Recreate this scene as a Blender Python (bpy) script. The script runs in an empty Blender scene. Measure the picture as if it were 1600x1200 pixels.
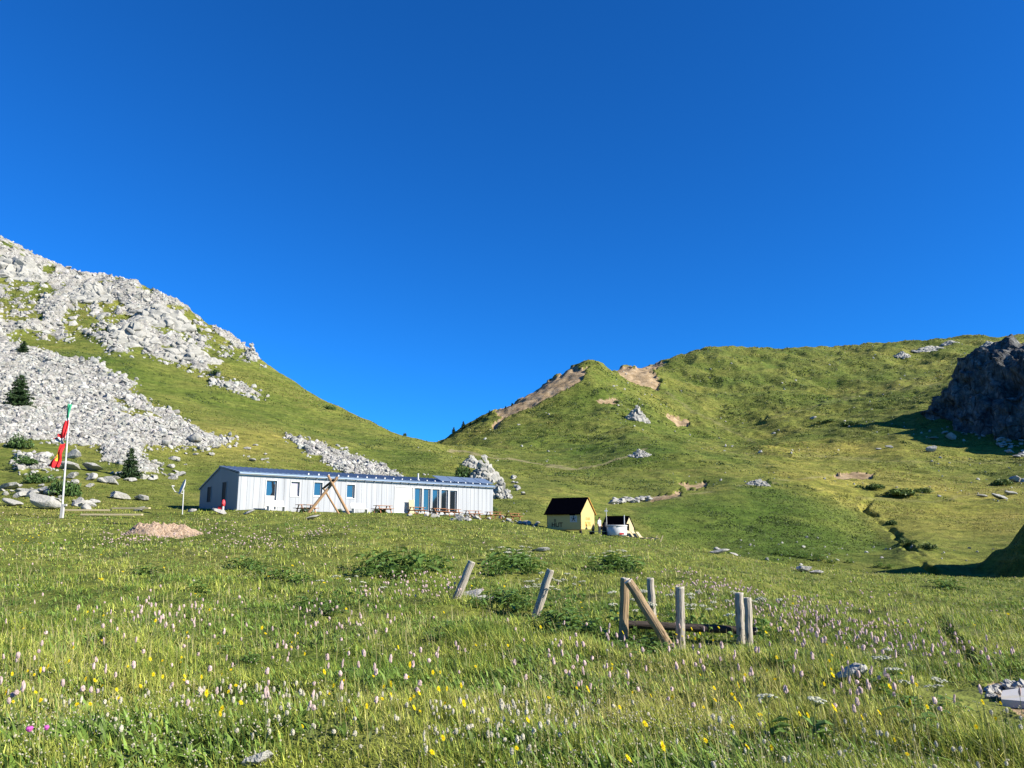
import bpy, math, random
import numpy as np
from mathutils import Vector, Matrix

random.seed(7)
RNG = np.random.default_rng(11)
scene = bpy.context.scene
COL = scene.collection
R = math.radians

# ------------------------------------------------------------------ camera, sky, sun, exposure
PITCH = R(10.9)
cam_d = bpy.data.cameras.new("camera")
cam_d.sensor_width = 36.0
cam_d.lens = 27.0
cam_d.clip_start = 0.05
cam_d.clip_end = 6000
cam = bpy.data.objects.new("camera", cam_d)
COL.objects.link(cam)
cam.location = (0, 0, 0)
cam.rotation_euler = (R(90) + PITCH, 0, 0)
scene.camera = cam

SUN_AZ = R(-21)       # direction towards the sun, from +X towards -Y
SUN_EL = R(29.5)
sun_dir = Vector((math.cos(SUN_AZ) * math.cos(SUN_EL), math.sin(SUN_AZ) * math.cos(SUN_EL), math.sin(SUN_EL)))

world = bpy.data.worlds.new("World")
scene.world = world
world.use_nodes = True
wn, wl = world.node_tree.nodes, world.node_tree.links
wn.clear()
w_out = wn.new("ShaderNodeOutputWorld")
w_bg = wn.new("ShaderNodeBackground")
w_sky = wn.new("ShaderNodeTexSky")
w_sky.sky_type = 'NISHITA'
w_sky.sun_disc = False
w_sky.sun_elevation = SUN_EL
# Nishita: rotation 0 puts the sun at +Y, turning clockwise seen from above
w_sky.sun_rotation = R(90) - SUN_AZ
w_sky.altitude = 2300
w_sky.air_density = 1.0
w_sky.dust_density = 0.5
w_sky.ozone_density = 4.0
w_hsv = wn.new("ShaderNodeHueSaturation")
w_hsv.inputs['Saturation'].default_value = 1.10
w_bg.inputs['Strength'].default_value = 0.0625
w_tint = wn.new("ShaderNodeMix"); w_tint.data_type = 'RGBA'; w_tint.blend_type = 'MULTIPLY'
w_tint.inputs[0].default_value = 1.0
w_tint.inputs[7].default_value = (0.16, 0.84, 1.46, 1)
wl.new(w_sky.outputs['Color'], w_hsv.inputs['Color'])
wl.new(w_hsv.outputs['Color'], w_tint.inputs[6])
wl.new(w_tint.outputs[2], w_bg.inputs['Color'])
wl.new(w_bg.outputs['Background'], w_out.inputs['Surface'])

sun_d = bpy.data.lights.new("sun", 'SUN')
sun_d.energy = 5.0
sun_d.angle = R(0.53)
sun_d.color = (1.0, 0.93, 0.80)
sun = bpy.data.objects.new("sun", sun_d)
COL.objects.link(sun)
sun.location = (60, -40, 80)
sun.rotation_euler = sun_dir.to_track_quat('Z', 'Y').to_euler()

scene.view_settings.view_transform = 'Standard'
scene.view_settings.look = 'None'
scene.view_settings.exposure = 1.2
scene.view_settings.gamma = 1.0
scene.view_settings.use_curve_mapping = False
scene.render.resolution_x = 1024
scene.render.resolution_y = 768
scene.cycles.use_adaptive_sampling = True
scene.cycles.max_bounces = 5
scene.cycles.diffuse_bounces = 2
scene.cycles.glossy_bounces = 2
scene.cycles.transmission_bounces = 3
scene.cycles.transparent_max_bounces = 4

# ------------------------------------------------------------------ view helpers (photo pixel 1600 x 1200 -> direction in the place)
CP, SP = math.cos(PITCH), math.sin(PITCH)
F = 1200.0

def ray(px, py):
    a = (px - 800) / F
    b = (600 - py) / F
    d = CP - b * SP
    return a / d, (SP + b * CP) / d          # x/y and z/y

def P(px, py, Y):
    u, e = ray(px, py)
    return Vector((u * Y, Y, e * Y))

def proj(x, y, z):
    """numpy: place -> photo pixel"""
    dep = y * CP + z * SP
    up = -y * SP + z * CP
    return 800 + F * x / dep, 600 - F * up / dep

# ------------------------------------------------------------------ numpy noise
def _hash(ix, iy, seed):
    h = (ix.astype(np.int64) * 374761393 + iy.astype(np.int64) * 668265263 + seed * 1274126177) & 0xFFFFFFFF
    h = ((h ^ (h >> 13)) * 1274126177) & 0xFFFFFFFF
    h = h ^ (h >> 16)
    return (h & 0xFFFF).astype(np.float64) / 65535.0

def vnoise(x, y, seed=0):
    ix = np.floor(x); iy = np.floor(y)
    fx = x - ix; fy = y - iy
    res = 0
    tx = fx * fx * fx * (fx * (fx * 6 - 15) + 10); ty = fy * fy * fy * (fy * (fy * 6 - 15) + 10)
    def g(dx, dy):
        a = _hash(ix + dx, iy + dy, seed) * 2 * np.pi
        return np.cos(a) * (fx - dx) + np.sin(a) * (fy - dy)
    n0 = g(0, 0) * (1 - tx) + g(1, 0) * tx
    n1 = g(0, 1) * (1 - tx) + g(1, 1) * tx
    return (n0 * (1 - ty) + n1 * ty) * 1.5

def fbm(x, y, wl_, octv=4, seed=0, gain=0.5):
    s = np.zeros(np.shape(x)); a = 1.0; f = 1.0 / wl_
    for o in range(octv):
        s = s + a * vnoise(x * f + 17.3 * o, y * f - 9.1 * o, seed + o * 7)
        a *= gain; f *= 2.03
    return s

def ridged(x, y, wl_, octv=4, seed=0):
    s = np.zeros(np.shape(x)); a = 1.0; f = 1.0 / wl_
    for o in range(octv):
        s = s + a * (1 - 2 * np.abs(vnoise(x * f + 5.1 * o, y * f + 3.7 * o, seed + o * 5)))
        a *= 0.5; f *= 2.1
    return s

def sstep(a, b, x):
    t = np.clip((x - a) / (b - a), 0, 1)
    return t * t * (3 - 2 * t)

def inpoly(px, py, poly):
    inside = np.zeros(np.shape(px), bool)
    n = len(poly)
    for i in range(n):
        x1, y1 = poly[i]; x2, y2 = poly[(i + 1) % n]
        if y1 == y2:
            continue
        c = ((y1 > py) != (y2 > py)) & (px < (x2 - x1) * (py - y1) / (y2 - y1) + x1)
        inside ^= c
    return inside

def seg_dist(px, py, pts):
    d = np.full(np.shape(px), 1e9)
    for (x1, y1), (x2, y2) in zip(pts[:-1], pts[1:]):
        vx, vy = x2 - x1, y2 - y1
        t = np.clip(((px - x1) * vx + (py - y1) * vy) / (vx * vx + vy * vy), 0, 1)
        d = np.minimum(d, np.hypot(px - x1 - t * vx, py - y1 - t * vy))
    return d

# ------------------------------------------------------------------ mesh helpers
def tag(o, label=None, cat=None, group=None, kind=None):
    if label: o['label'] = label
    if cat: o['category'] = cat
    if group: o['group'] = group
    if kind: o['kind'] = kind
    return o

def np_mesh(name, verts, faces, mats, col=None, smooth=False, midx=None):
    """verts (N,3), faces (F,k) arrays of one or several sizes"""
    if not isinstance(faces, (list, tuple)):
        faces = [faces]
    me = bpy.data.meshes.new(name)
    verts = np.ascontiguousarray(verts, dtype=np.float32)
    me.vertices.add(len(verts))
    me.vertices.foreach_set("co", verts.ravel())
    nl = sum(f.size for f in faces); nf = sum(len(f) for f in faces)
    me.loops.add(nl); me.polygons.add(nf)
    me.loops.foreach_set("vertex_index", np.concatenate([f.ravel() for f in faces]).astype(np.int32))
    sizes = np.concatenate([np.full(len(f), f.shape[1]) for f in faces])
    starts = np.concatenate([[0], np.cumsum(sizes)[:-1]])
    me.polygons.foreach_set("loop_start", starts.astype(np.int32))
    me.polygons.foreach_set("use_smooth", np.full(nf, bool(smooth)))
    for m in (mats if isinstance(mats, (list, tuple)) else [mats]):
        me.materials.append(m)
    if midx is not None:
        me.polygons.foreach_set("material_index", np.asarray(midx, dtype=np.int32))
    if col is not None:
        ca = me.color_attributes.new("Col", 'FLOAT_COLOR', 'POINT')
        c4 = np.ones((len(verts), 4), np.float32); c4[:, :3] = col
        ca.data.foreach_set("color", c4.ravel())
    me.update(calc_edges=True)
    return me

def link(name, me, parent=None, loc=None, rotz=None):
    o = bpy.data.objects.new(name, me)
    COL.objects.link(o)
    if parent: o.parent = parent
    if loc is not None: o.location = loc
    if rotz is not None: o.rotation_euler = (0, 0, rotz)
    return o

def empty(name, loc, rotz=0.0):
    o = bpy.data.objects.new(name, None)
    o.empty_display_size = 0.2
    COL.objects.link(o)
    o.location = loc; o.rotation_euler = (0, 0, rotz)
    return o

class MB:
    def __init__(self):
        self.v = []; self.f = []; self.m = []; self.cur = 0
    def quad_box(self, pts8):
        b = len(self.v)
        self.v += [tuple(p) for p in pts8]
        for f in ((0, 3, 2, 1), (4, 5, 6, 7), (0, 1, 5, 4), (1, 2, 6, 5), (2, 3, 7, 6), (3, 0, 4, 7)):
            self.f.append(tuple(b + i for i in f)); self.m.append(self.cur)
    def box(self, c, s, rot=None):
        hx, hy, hz = s[0] / 2, s[1] / 2, s[2] / 2
        pts = [Vector((x, y, z)) for z in (-hz, hz) for x, y in ((-hx, -hy), (hx, -hy), (hx, hy), (-hx, hy))]
        if rot is not None: pts = [rot @ p for p in pts]
        self.quad_box([p + Vector(c) for p in pts])
    def bx(self, x0, x1, y0, y1, z0, z1):
        self.box(((x0 + x1) / 2, (y0 + y1) / 2, (z0 + z1) / 2), (x1 - x0, y1 - y0, z1 - z0))
    def bar(self, p0, p1, w, h, up=(0, 0, 1)):
        p0 = Vector(p0); p1 = Vector(p1); d = (p1 - p0).normalized()
        s = d.cross(Vector(up)).normalized(); t = s.cross(d)
        a, b = s * w / 2, t * h / 2
        self.quad_box([p0 - a - b, p0 + a - b, p0 + a + b, p0 - a + b, p1 - a - b, p1 + a - b, p1 + a + b, p1 - a + b])
    def tube(self, pts, radii, n=10, cap=True, wob=0.0, seed=0):
        pts = [Vector(p) for p in pts]
        rnd = random.Random(seed)
        off = [rnd.uniform(-wob, wob) for _ in range(n)]
        b0 = len(self.v); prev = None
        for i, p in enumerate(pts):
            d = (pts[min(i + 1, len(pts) - 1)] - pts[max(i - 1, 0)]).normalized()
            ref = Vector((0, 1, 0)) if abs(d.y) < 0.9 else Vector((1, 0, 0))
            if prev is not None: ref = prev
            s = (ref - d * ref.dot(d)).normalized(); t = d.cross(s); prev = s
            r = radii[i] if isinstance(radii, (list, tuple)) else radii
            for k in range(n):
                a = 2 * math.pi * k / n
                rr = r * (1 + off[k] + rnd.uniform(-wob, wob) * 0.5)
                self.v.append(tuple(p + (s * math.cos(a) + t * math.sin(a)) * rr))
        for i in range(len(pts) - 1):
            for k in range(n):
                k2 = (k + 1) % n
                self.f.append((b0 + i * n + k, b0 + i * n + k2, b0 + (i + 1) * n + k2, b0 + (i + 1) * n + k)); self.m.append(self.cur)
        if cap:
            self.f.append(tuple(b0 + k for k in reversed(range(n)))); self.m.append(self.cur)
            e = b0 + (len(pts) - 1) * n
            self.f.append(tuple(e + k for k in range(n))); self.m.append(self.cur)
    def lathe(self, c, prof, n=20):
        c = Vector(c)
        self_pts = [(c + Vector((0, 0, z)), r) for r, z in prof]
        b0 = len(self.v)
        for p, r in self_pts:
            for k in range(n):
                a = 2 * math.pi * k / n
                self.v.append((p.x + r * math.cos(a), p.y + r * math.sin(a), p.z))
        for i in range(len(prof) - 1):
            for k in range(n):
                k2 = (k + 1) % n
                self.f.append((b0 + i * n + k, b0 + i * n + k2, b0 + (i + 1) * n + k2, b0 + (i + 1) * n + k)); self.m.append(self.cur)
    def poly(self, pts):
        b = len(self.v)
        self.v += [tuple(p) for p in pts]
        self.f.append(tuple(range(b, b + len(pts)))); self.m.append(self.cur)
    def mesh(self, name, mats, smooth=False):
        me = bpy.data.meshes.new(name)
        me.from_pydata(self.v, [], self.f)
        for m in (mats if isinstance(mats, (list, tuple)) else [mats]):
            me.materials.append(m)
        me.polygons.foreach_set("material_index", self.m)
        if smooth:
            me.polygons.foreach_set("use_smooth", [True] * len(self.f))
        me.update()
        return me
    def build(self, name, mats, parent=None, smooth=False, bevel=0.0):
        o = link(name, self.mesh(name, mats, smooth), parent)
        if bevel:
            md = o.modifiers.new("bevel", 'BEVEL'); md.width = bevel; md.segments = 2; md.limit_method = 'ANGLE'
        return o

# ------------------------------------------------------------------ materials
class NT:
    def __init__(self, name):
        self.mat = bpy.data.materials.new(name); self.mat.use_nodes = True
        self.t = self.mat.node_tree; self.n = self.t.nodes; self.l = self.t.links
        self.n.clear()
        self.out = self.n.new("ShaderNodeOutputMaterial")
    def new(self, typ, **kw):
        nd = self.n.new(typ)
        for k, v in kw.items(): setattr(nd, k, v)
        return nd
    def set(self, sock, v):
        if hasattr(v, 'is_linked') or isinstance(v, bpy.types.NodeSocket): self.l.new(v, sock)
        else: sock.default_value = v
    def noise(self, vec, scale, detail=4, rough=0.55, dist=0.0):
        nd = self.new("ShaderNodeTexNoise")
        if vec is not None: self.l.new(vec, nd.inputs['Vector'])
        nd.inputs['Scale'].default_value = scale; nd.inputs['Detail'].default_value = detail
        nd.inputs['Roughness'].default_value = rough; nd.inputs['Distortion'].default_value = dist
        return nd.outputs['Fac']
    def ramp(self, fac, stops):
        nd = self.new("ShaderNodeValToRGB"); el = nd.color_ramp.elements
        while len(el) > len(stops): el.remove(el[-1])
        while len(el) < len(stops): el.new(1)
        for e, (p, c) in zip(el, stops):
            e.position = p; e.color = tuple(c) + (1,) if len(c) == 3 else c
        self.l.new(fac, nd.inputs['Fac'])
        return nd.outputs['Color']
    def mix(self, fac, a, b, mode='MIX'):
        nd = self.new("ShaderNodeMix", data_type='RGBA', blend_type=mode)
        self.set(nd.inputs[0], fac)
        for s, v in ((nd.inputs[6], a), (nd.inputs[7], b)):
            self.set(s, v if not isinstance(v, tuple) else (v + (1,) if len(v) == 3 else v))
        return nd.outputs[2]
    def math(self, op, a, b=0.0, clamp=False):
        nd = self.new("ShaderNodeMath", operation=op, use_clamp=clamp)
        self.set(nd.inputs[0], a); self.set(nd.inputs[1], b)
        return nd.outputs[0]
    def bump(self, h, strength=0.4, dist=0.1):
        nd = self.new("ShaderNodeBump")
        nd.inputs['Strength'].default_value = strength; nd.inputs['Distance'].default_value = dist
        self.l.new(h, nd.inputs['Height'])
        return nd.outputs['Normal']
    def bsdf(self, color, rough=0.8, metal=0.0, normal=None, spec=0.3):
        b = self.new("ShaderNodeBsdfPrincipled")
        self.set(b.inputs['Base Color'], color if not isinstance(color, tuple) else color + (1,))
        self.set(b.inputs['Roughness'], rough); b.inputs['Metallic'].default_value = metal
        b.inputs['Specular IOR Level'].default_value = spec
        if normal is not None: self.l.new(normal, b.inputs['Normal'])
        self.l.new(b.outputs[0], self.out.inputs['Surface'])
        return b
    def obj(self):
        return self.new("ShaderNodeTexCoord").outputs['Object']
    def geo(self):
        return self.new("ShaderNodeNewGeometry").outputs['Position']

def mapping(nt, vec, scale):
    nd = nt.new("ShaderNodeMapping"); nd.inputs['Scale'].default_value = scale
    nt.l.new(vec, nd.inputs['Vector'])
    return nd.outputs['Vector']

def mat_plain(name, c, rough=0.6, metal=0.0, var=0.12, scale=6.0, spec=0.3, stretch=(1, 1, 1), bump=0.0):
    nt = NT(name)
    v = mapping(nt, nt.obj(), stretch)
    n = nt.noise(v, scale, 5)
    lo = tuple(max(0, x * (1 - var)) for x in c); hi = tuple(min(1, x * (1 + var)) for x in c)
    col = nt.ramp(n, [(0.25, lo), (0.75, hi)])
    nm = nt.bump(n, bump, 0.02) if bump else None
    nt.bsdf(col, rough, metal, nm, spec)
    return nt.mat

def mat_leaf(name, trans=0.25, attr=True, c=(0.08, 0.13, 0.03), rough=0.6):
    nt = NT(name)
    if attr:
        col = nt.new("ShaderNodeVertexColor", layer_name="Col").outputs['Color']
    else:
        oi = nt.new("ShaderNodeObjectInfo").outputs['Random']
        n = nt.noise(nt.obj(), 9, 2)
        col = nt.ramp(n, [(0.3, tuple(x * 0.75 for x in c)), (0.7, tuple(x * 1.25 for x in c))])
    d = nt.new("ShaderNodeBsdfPrincipled")
    nt.l.new(col, d.inputs['Base Color']); d.inputs['Roughness'].default_value = rough
    d.inputs['Specular IOR Level'].default_value = 0.25
    t = nt.new("ShaderNodeBsdfTranslucent"); nt.l.new(col, t.inputs['Color'])
    mx = nt.new("ShaderNodeMixShader"); mx.inputs[0].default_value = trans
    nt.l.new(d.outputs[0], mx.inputs[1]); nt.l.new(t.outputs[0], mx.inputs[2])
    nt.l.new(mx.outputs[0], nt.out.inputs['Surface'])
    return nt.mat

def mat_rock(name, c=(0.50, 0.49, 0.46), attr=False):
    nt = NT(name)
    v = nt.geo()
    n1 = nt.noise(v, 0.5, 6, 0.6); n2 = nt.noise(v, 3.0, 5, 0.65)
    base = nt.ramp(n1, [(0.3, tuple(x * 0.8 for x in c)), (0.52, c), (0.75, tuple(min(1, x * 1.18) for x in c))])
    lich = nt.ramp(n2, [(0.52, (0, 0, 0)), (0.7, (1, 1, 1))])
    base = nt.mix(nt.math('MULTIPLY', lich, 0.45), base, (c[0] * 0.62, c[1] * 0.64, c[2] * 0.52))
    if attr:
        base = nt.mix(1.0, base, nt.new("ShaderNodeVertexColor", layer_name="Col").outputs['Color'], 'MULTIPLY')
    nm = nt.bump(nt.math('ADD', n1, n2), 0.55, 0.25)
    nt.bsdf(base, 0.9, 0, nm, 0.2)
    return nt.mat

def mat_wood(name, c, dark, scale=2.0, rough=0.85):
    nt = NT(name)
    v = mapping(nt, nt.obj(), (16, 16, 1.6))
    n = nt.noise(v, scale, 6, 0.65, 0.4)
    n2 = nt.noise(nt.obj(), 3.0, 3)
    col = nt.ramp(n, [(0.3, dark), (0.55, c), (0.8, tuple(min(1, x * 1.25) for x in c))])
    col = nt.mix(nt.math('MULTIPLY', n2, 0.5), col, tuple(0.55 * (x + sum(c) / 3) for x in c))
    kn = nt.new("ShaderNodeTexVoronoi"); nt.l.new(mapping(nt, nt.obj(), (9, 9, 3.2)), kn.inputs['Vector']); kn.inputs['Scale'].default_value = 1.0
    col = nt.mix(nt.ramp(kn.outputs['Distance'], [(0.10, (.75, .75, .75)), (0.17, (0, 0, 0))]), col, dark)
    crk = nt.noise(mapping(nt, nt.obj(), (30, 30, 0.9)), 1.0, 3, 0.6)
    col = nt.mix(nt.ramp(crk, [(0.30, (.9, .9, .9)), (0.37, (0, 0, 0))]), col, tuple(x * .4 for x in dark))
    nt.bsdf(col, rough, 0, nt.bump(nt.math('ADD', n, nt.math('MULTIPLY', crk, 2.0)), 0.8, 0.02), 0.2)
    return nt.mat

M = {}
M['leaf'] = mat_leaf("grass_blade", 0.3)
M['leaf_dark'] = mat_leaf("broad_leaf", 0.25, False, (0.115, 0.20, 0.040))
M['needle'] = mat_leaf("needles", 0.1, True)
M['bark'] = mat_wood("bark", (0.10, 0.075, 0.055), (0.04, 0.03, 0.022))
M['rock'] = mat_rock("limestone", (0.30, 0.292, 0.265))
M['scree'] = mat_rock("scree_stone", (0.325, 0.318, 0.292), True)
def mat_crag():
    nt = NT("crag_stone")
    pos = nt.geo()
    v = mapping(nt, pos, (.16, .16, .055))
    wv = nt.new("ShaderNodeTexNoise"); nt.l.new(v, wv.inputs['Vector']); wv.inputs['Scale'].default_value = 1.3; wv.inputs['Detail'].default_value = 4
    vv = nt.new("ShaderNodeVectorMath", operation='ADD'); nt.l.new(v, vv.inputs[0]); nt.l.new(wv.outputs['Color'], vv.inputs[1])
    vo = nt.new("ShaderNodeTexVoronoi", feature='DISTANCE_TO_EDGE'); nt.l.new(vv.outputs[0], vo.inputs['Vector']); vo.inputs['Scale'].default_value = 1.0
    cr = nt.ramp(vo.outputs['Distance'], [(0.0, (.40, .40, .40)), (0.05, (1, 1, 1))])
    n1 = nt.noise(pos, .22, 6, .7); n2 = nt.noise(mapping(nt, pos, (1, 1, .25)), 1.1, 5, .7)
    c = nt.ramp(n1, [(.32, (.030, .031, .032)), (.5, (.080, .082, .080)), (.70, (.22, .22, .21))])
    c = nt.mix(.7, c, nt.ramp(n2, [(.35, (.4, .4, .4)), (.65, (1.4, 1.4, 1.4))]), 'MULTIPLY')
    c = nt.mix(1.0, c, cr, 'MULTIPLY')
    nt.bsdf(c, .9, 0, nt.bump(nt.math('ADD', nt.math('MULTIPLY', cr, 0.5), nt.math('ADD', n1, n2)), .9, .8), .15)
    return nt.mat
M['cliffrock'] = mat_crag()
M['post'] = mat_wood("weathered_post", (0.36, 0.315, 0.245), (0.10, 0.082, 0.062))
M['log'] = mat_wood("tan_log", (0.30, 0.205, 0.105), (0.11, 0.07, 0.036))
M['rail'] = mat_wood("dark_log", (0.055, 0.042, 0.034), (0.02, 0.016, 0.014))
M['cutend'] = mat_plain("cut_wood_end", (0.45, 0.40, 0.33), 0.9, 0, 0.3, 14)
M['pole_wood'] = mat_wood("orange_pole", (0.36, 0.21, 0.095), (0.20, 0.11, 0.05))
M['table_wood'] = mat_plain("table_wood", (0.26, 0.115, 0.05), 0.7, 0, 0.25, 5)
M['white'] = mat_plain("white_paint", (0.47, 0.47, 0.46), 0.45, 0, 0.04, 3)
M['white_dull'] = mat_plain("off_white_plastic", (0.40, 0.39, 0.37), 0.5, 0, 0.06, 3)
M['seam'] = None
M['black'] = mat_plain("black_roofing", (0.0012, 0.0014, 0.0032), 1.0, 0, 0.3, 4, 0.0)
M['black_paint'] = mat_plain("black_paint", (0.012, 0.012, 0.014), 0.7)
M['dark'] = mat_plain("dark_opening", (0.02, 0.02, 0.024), 0.6)
M['yellow_wood'] = mat_plain("yellow_boards", (0.43, 0.33, 0.14), 0.7, 0, 0.12, 3, 0.2, (1, 1, 12))
M['pale_wood'] = mat_plain("pale_boards", (0.40, 0.335, 0.205), 0.7, 0, 0.10, 3, 0.2, (1, 1, 12))
M['orange'] = mat_plain("orange_letters", (0.62, 0.30, 0.06), 0.7)
M['orange_trim'] = mat_plain("orange_trim", (0.52, 0.27, 0.06), 0.7)
M['brown_paint'] = mat_plain("dark_letters", (0.03, 0.02, 0.012), 0.8)
M['grey_metal'] = mat_plain("grey_metal", (0.42, 0.43, 0.44), 0.45, 0.4)
M['red'] = mat_plain("red_cloth", (0.52, 0.015, 0.02), 0.75, 0, 0.15, 3)
M['green'] = mat_plain("green_cloth", (0.03, 0.26, 0.14), 0.75)
M['gold'] = mat_plain("gold_cloth", (0.78, 0.48, 0.03), 0.75)
M['pink_red'] = mat_plain("red_plastic", (0.60, 0.05, 0.06), 0.5)
M['skin'] = mat_plain("skin", (0.50, 0.30, 0.21), 0.6)
M['shirt'] = mat_plain("white_shirt", (0.78, 0.78, 0.80), 0.8)
M['trousers'] = mat_plain("dark_trousers", (0.03, 0.035, 0.06), 0.85)
M['hair'] = mat_plain("dark_hair", (0.018, 0.013, 0.01), 0.7)
M['soilrock'] = mat_rock("tan_stone", (0.50, 0.38, 0.26))

# ------------------------------------------------------------------ terrain: profile points (photo pixel, distance) -> one heightfield
H0 = 1.65
PTS = []
def tp(rows):
    for px, py, Y in rows:
        u, e = ray(px, py)
        PTS.append((u, math.log(Y), e + H0 / Y))
def tz(rows):
    for u, Y, z in rows:
        PTS.append((u, math.log(Y), (z + H0) / Y))
for u in (-1.3, -0.8, -0.3, 0.3, 0.8, 1.3):
    tz([(u, 1.0, -1.6), (u, 2.2, -1.6), (u, 3.8, -1.58)])
tp([(0, 1185, 5.3), (400, 1190, 5.4), (800, 1195, 5.5), (1200, 1195, 5.6), (1600, 1200, 5.6)])
tp([(0, 1080, 8), (400, 1087, 8), (800, 1093, 8), (1200, 1096, 8), (1600, 1100, 8)])
tp([(0, 985, 13), (400, 992, 13), (975, 1000, 13), (1300, 1006, 13), (1600, 1022, 13.5)])
tp([(0, 930, 19), (400, 935, 19.5), (725, 940, 20), (1100, 950, 20), (1400, 962, 21), (1600, 980, 22)])
tp([(0, 885, 28), (400, 890, 28), (800, 900, 30), (1100, 912, 31), (1300, 930, 33), (1600, 948, 36)])
tp([(0, 845, 40), (400, 850, 42), (800, 864, 44), (1000, 877, 44), (1200, 898, 45), (1400, 913, 48), (1600, 922, 52)])
tp([(0, 818, 52), (200, 820, 54), (400, 815, 56), (600, 820, 58), (800, 833, 58), (1000, 852, 58), (1150, 872, 58), (1300, 890, 60), (1450, 897, 65), (1600, 900, 70)])
tp([(0, 805, 60), (200, 806, 62), (300, 806, 64), (450, 802, 66), (600, 806, 68), (720, 814, 69), (800, 821, 70), (900, 835, 70), (1000, 843, 70), (1100, 856, 68), (1200, 877, 65)])
# terrace of the hut and the hillside below the saddle
tp([(370, 797, 71), (330, 794, 77), (450, 798, 76), (550, 800, 81), (650, 802, 87), (770, 805, 93), (830, 815, 88), (890, 831, 76), (960, 838, 76)])
tp([(500, 780, 96), (650, 790, 103), (420, 775, 90)])
tp([(960, 848, 90), (1040, 860, 90), (1100, 870, 90), (1200, 885, 84), (1300, 893, 82)])
tp([(1000, 830, 108), (1100, 850, 108), (1200, 868, 100), (1300, 880, 95), (1000, 806, 120), (1100, 812, 122), (1200, 822, 120), (1320, 845, 116),
    (1000, 788, 134), (1060, 777, 138), (1130, 766, 142), (1200, 762, 146), (1270, 776, 142), (1330, 805, 135), (1370, 840, 122), (1390, 862, 108)])
tp([(800, 765, 125), (840, 790, 106), (900, 775, 128), (960, 792, 128), (870, 750, 152), (950, 752, 156), (1050, 735, 176), (1110, 735, 174), (1100, 756, 158), (1200, 745, 172)])
tp([(720, 712, 208), (780, 716, 208), (850, 727, 188), (900, 732, 180), (960, 718, 190), (1000, 706, 200), (1060, 705, 215)])
# valley floor and the big slope on the right
tp([(1400, 884, 88), (1500, 890, 88), (1600, 895, 86), (1420, 850, 108), (1500, 842, 115), (1600, 838, 112), (1420, 800, 142), (1500, 792, 150), (1600, 782, 150),
    (1300, 748, 185), (1400, 752, 188), (1500, 746, 196), (1600, 736, 200), (1200, 705, 250), (1300, 703, 262), (1400, 702, 258), (1500, 696, 262), (1600, 690, 255),
    (1200, 645, 420), (1300, 648, 390), (1400, 640, 370), (1500, 630, 340), (1600, 620, 330),
    (1200, 595, 560), (1300, 597, 560), (1400, 588, 560), (1500, 578, 560), (1600, 570, 560),
    (1100, 549, 690), (1200, 548, 720), (1300, 545, 740), (1400, 536, 760), (1500, 529, 780), (1600, 527, 780), (1750, 525, 780), (1900, 525, 780)])
tp([(1040, 569, 640), (1100, 600, 540), (1100, 640, 440)])
for px in (1100, 1200, 1300, 1400, 1500, 1600, 1750, 1900):
    tp([(px, 585, 1050), (px, 640, 1500)])
# middle hill
tp([(925, 566, 430), (893, 578, 424), (860, 596, 416), (820, 618, 408), (780, 641, 400), (720, 670, 392), (690, 690, 386), (640, 712, 384), (560, 735, 384)])
tp([(955, 581, 440), (985, 600, 446), (1030, 614, 462), (1090, 655, 420), (1180, 697, 320)])
tp([(925, 620, 370), (925, 660, 318), (850, 660, 330), (780, 688, 305), (925, 697, 262), (1000, 660, 325), (1000, 690, 262), (850, 697, 268), (760, 702, 275), (1090, 690, 290)])
tp([(1000, 588, 520), (970, 577, 560), (1000, 574, 590)])
tp([(880, 620, 540), (820, 650, 540), (740, 690, 540), (640, 720, 540), (925, 610, 540)])
tp([(880, 640, 900), (700, 740, 900), (500, 760, 900), (970, 620, 900), (300, 740, 900), (0, 740, 900), (-300, 740, 900)])
# left mountain
tp([(0, 785, 68), (100, 790, 68), (200, 778, 80), (290, 760, 98), (-250, 790, 58)])
tp([(0, 748, 86), (0, 700, 102), (100, 735, 92), (150, 715, 106), (200, 728, 102), (290, 722, 118), (-250, 700, 95)])
tp([(0, 620, 150), (0, 520, 220), (0, 440, 270), (0, 383, 310), (100, 640, 146), (100, 560, 200), (100, 500, 245), (100, 431, 302)])
tp([(200, 690, 120), (200, 640, 152), (200, 560, 212), (200, 500, 256), (200, 444, 296), (270, 476, 286)])
tp([(300, 690, 132), (300, 650, 162), (300, 590, 207), (300, 540, 248), (300, 493, 284), (350, 525, 275)])
tp([(395, 720, 126), (395, 672, 160), (395, 620, 205), (390, 553, 268)])
tp([(500, 728, 134), (500, 702, 156), (500, 662, 200), (450, 590, 256), (500, 621, 245), (550, 647, 235)])
tp([(600, 738, 136), (600, 712, 166), (600, 669, 226), (640, 682, 222)])
tp([(690, 745, 136), (690, 718, 172), (682, 692, 216), (730, 698, 222)])
tp([(-250, 600, 150), (-250, 480, 220), (-250, 380, 270), (-250, 280, 320)])
tp([(-250, 420, 450), (0, 470, 430), (200, 530, 410), (395, 640, 385), (500, 690, 370), (600, 722, 330), (682, 716, 270), (730, 712, 262)])
tp([(1900, 920, 60), (1900, 830, 110), (1900, 740, 200), (1900, 640, 330)])

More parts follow.
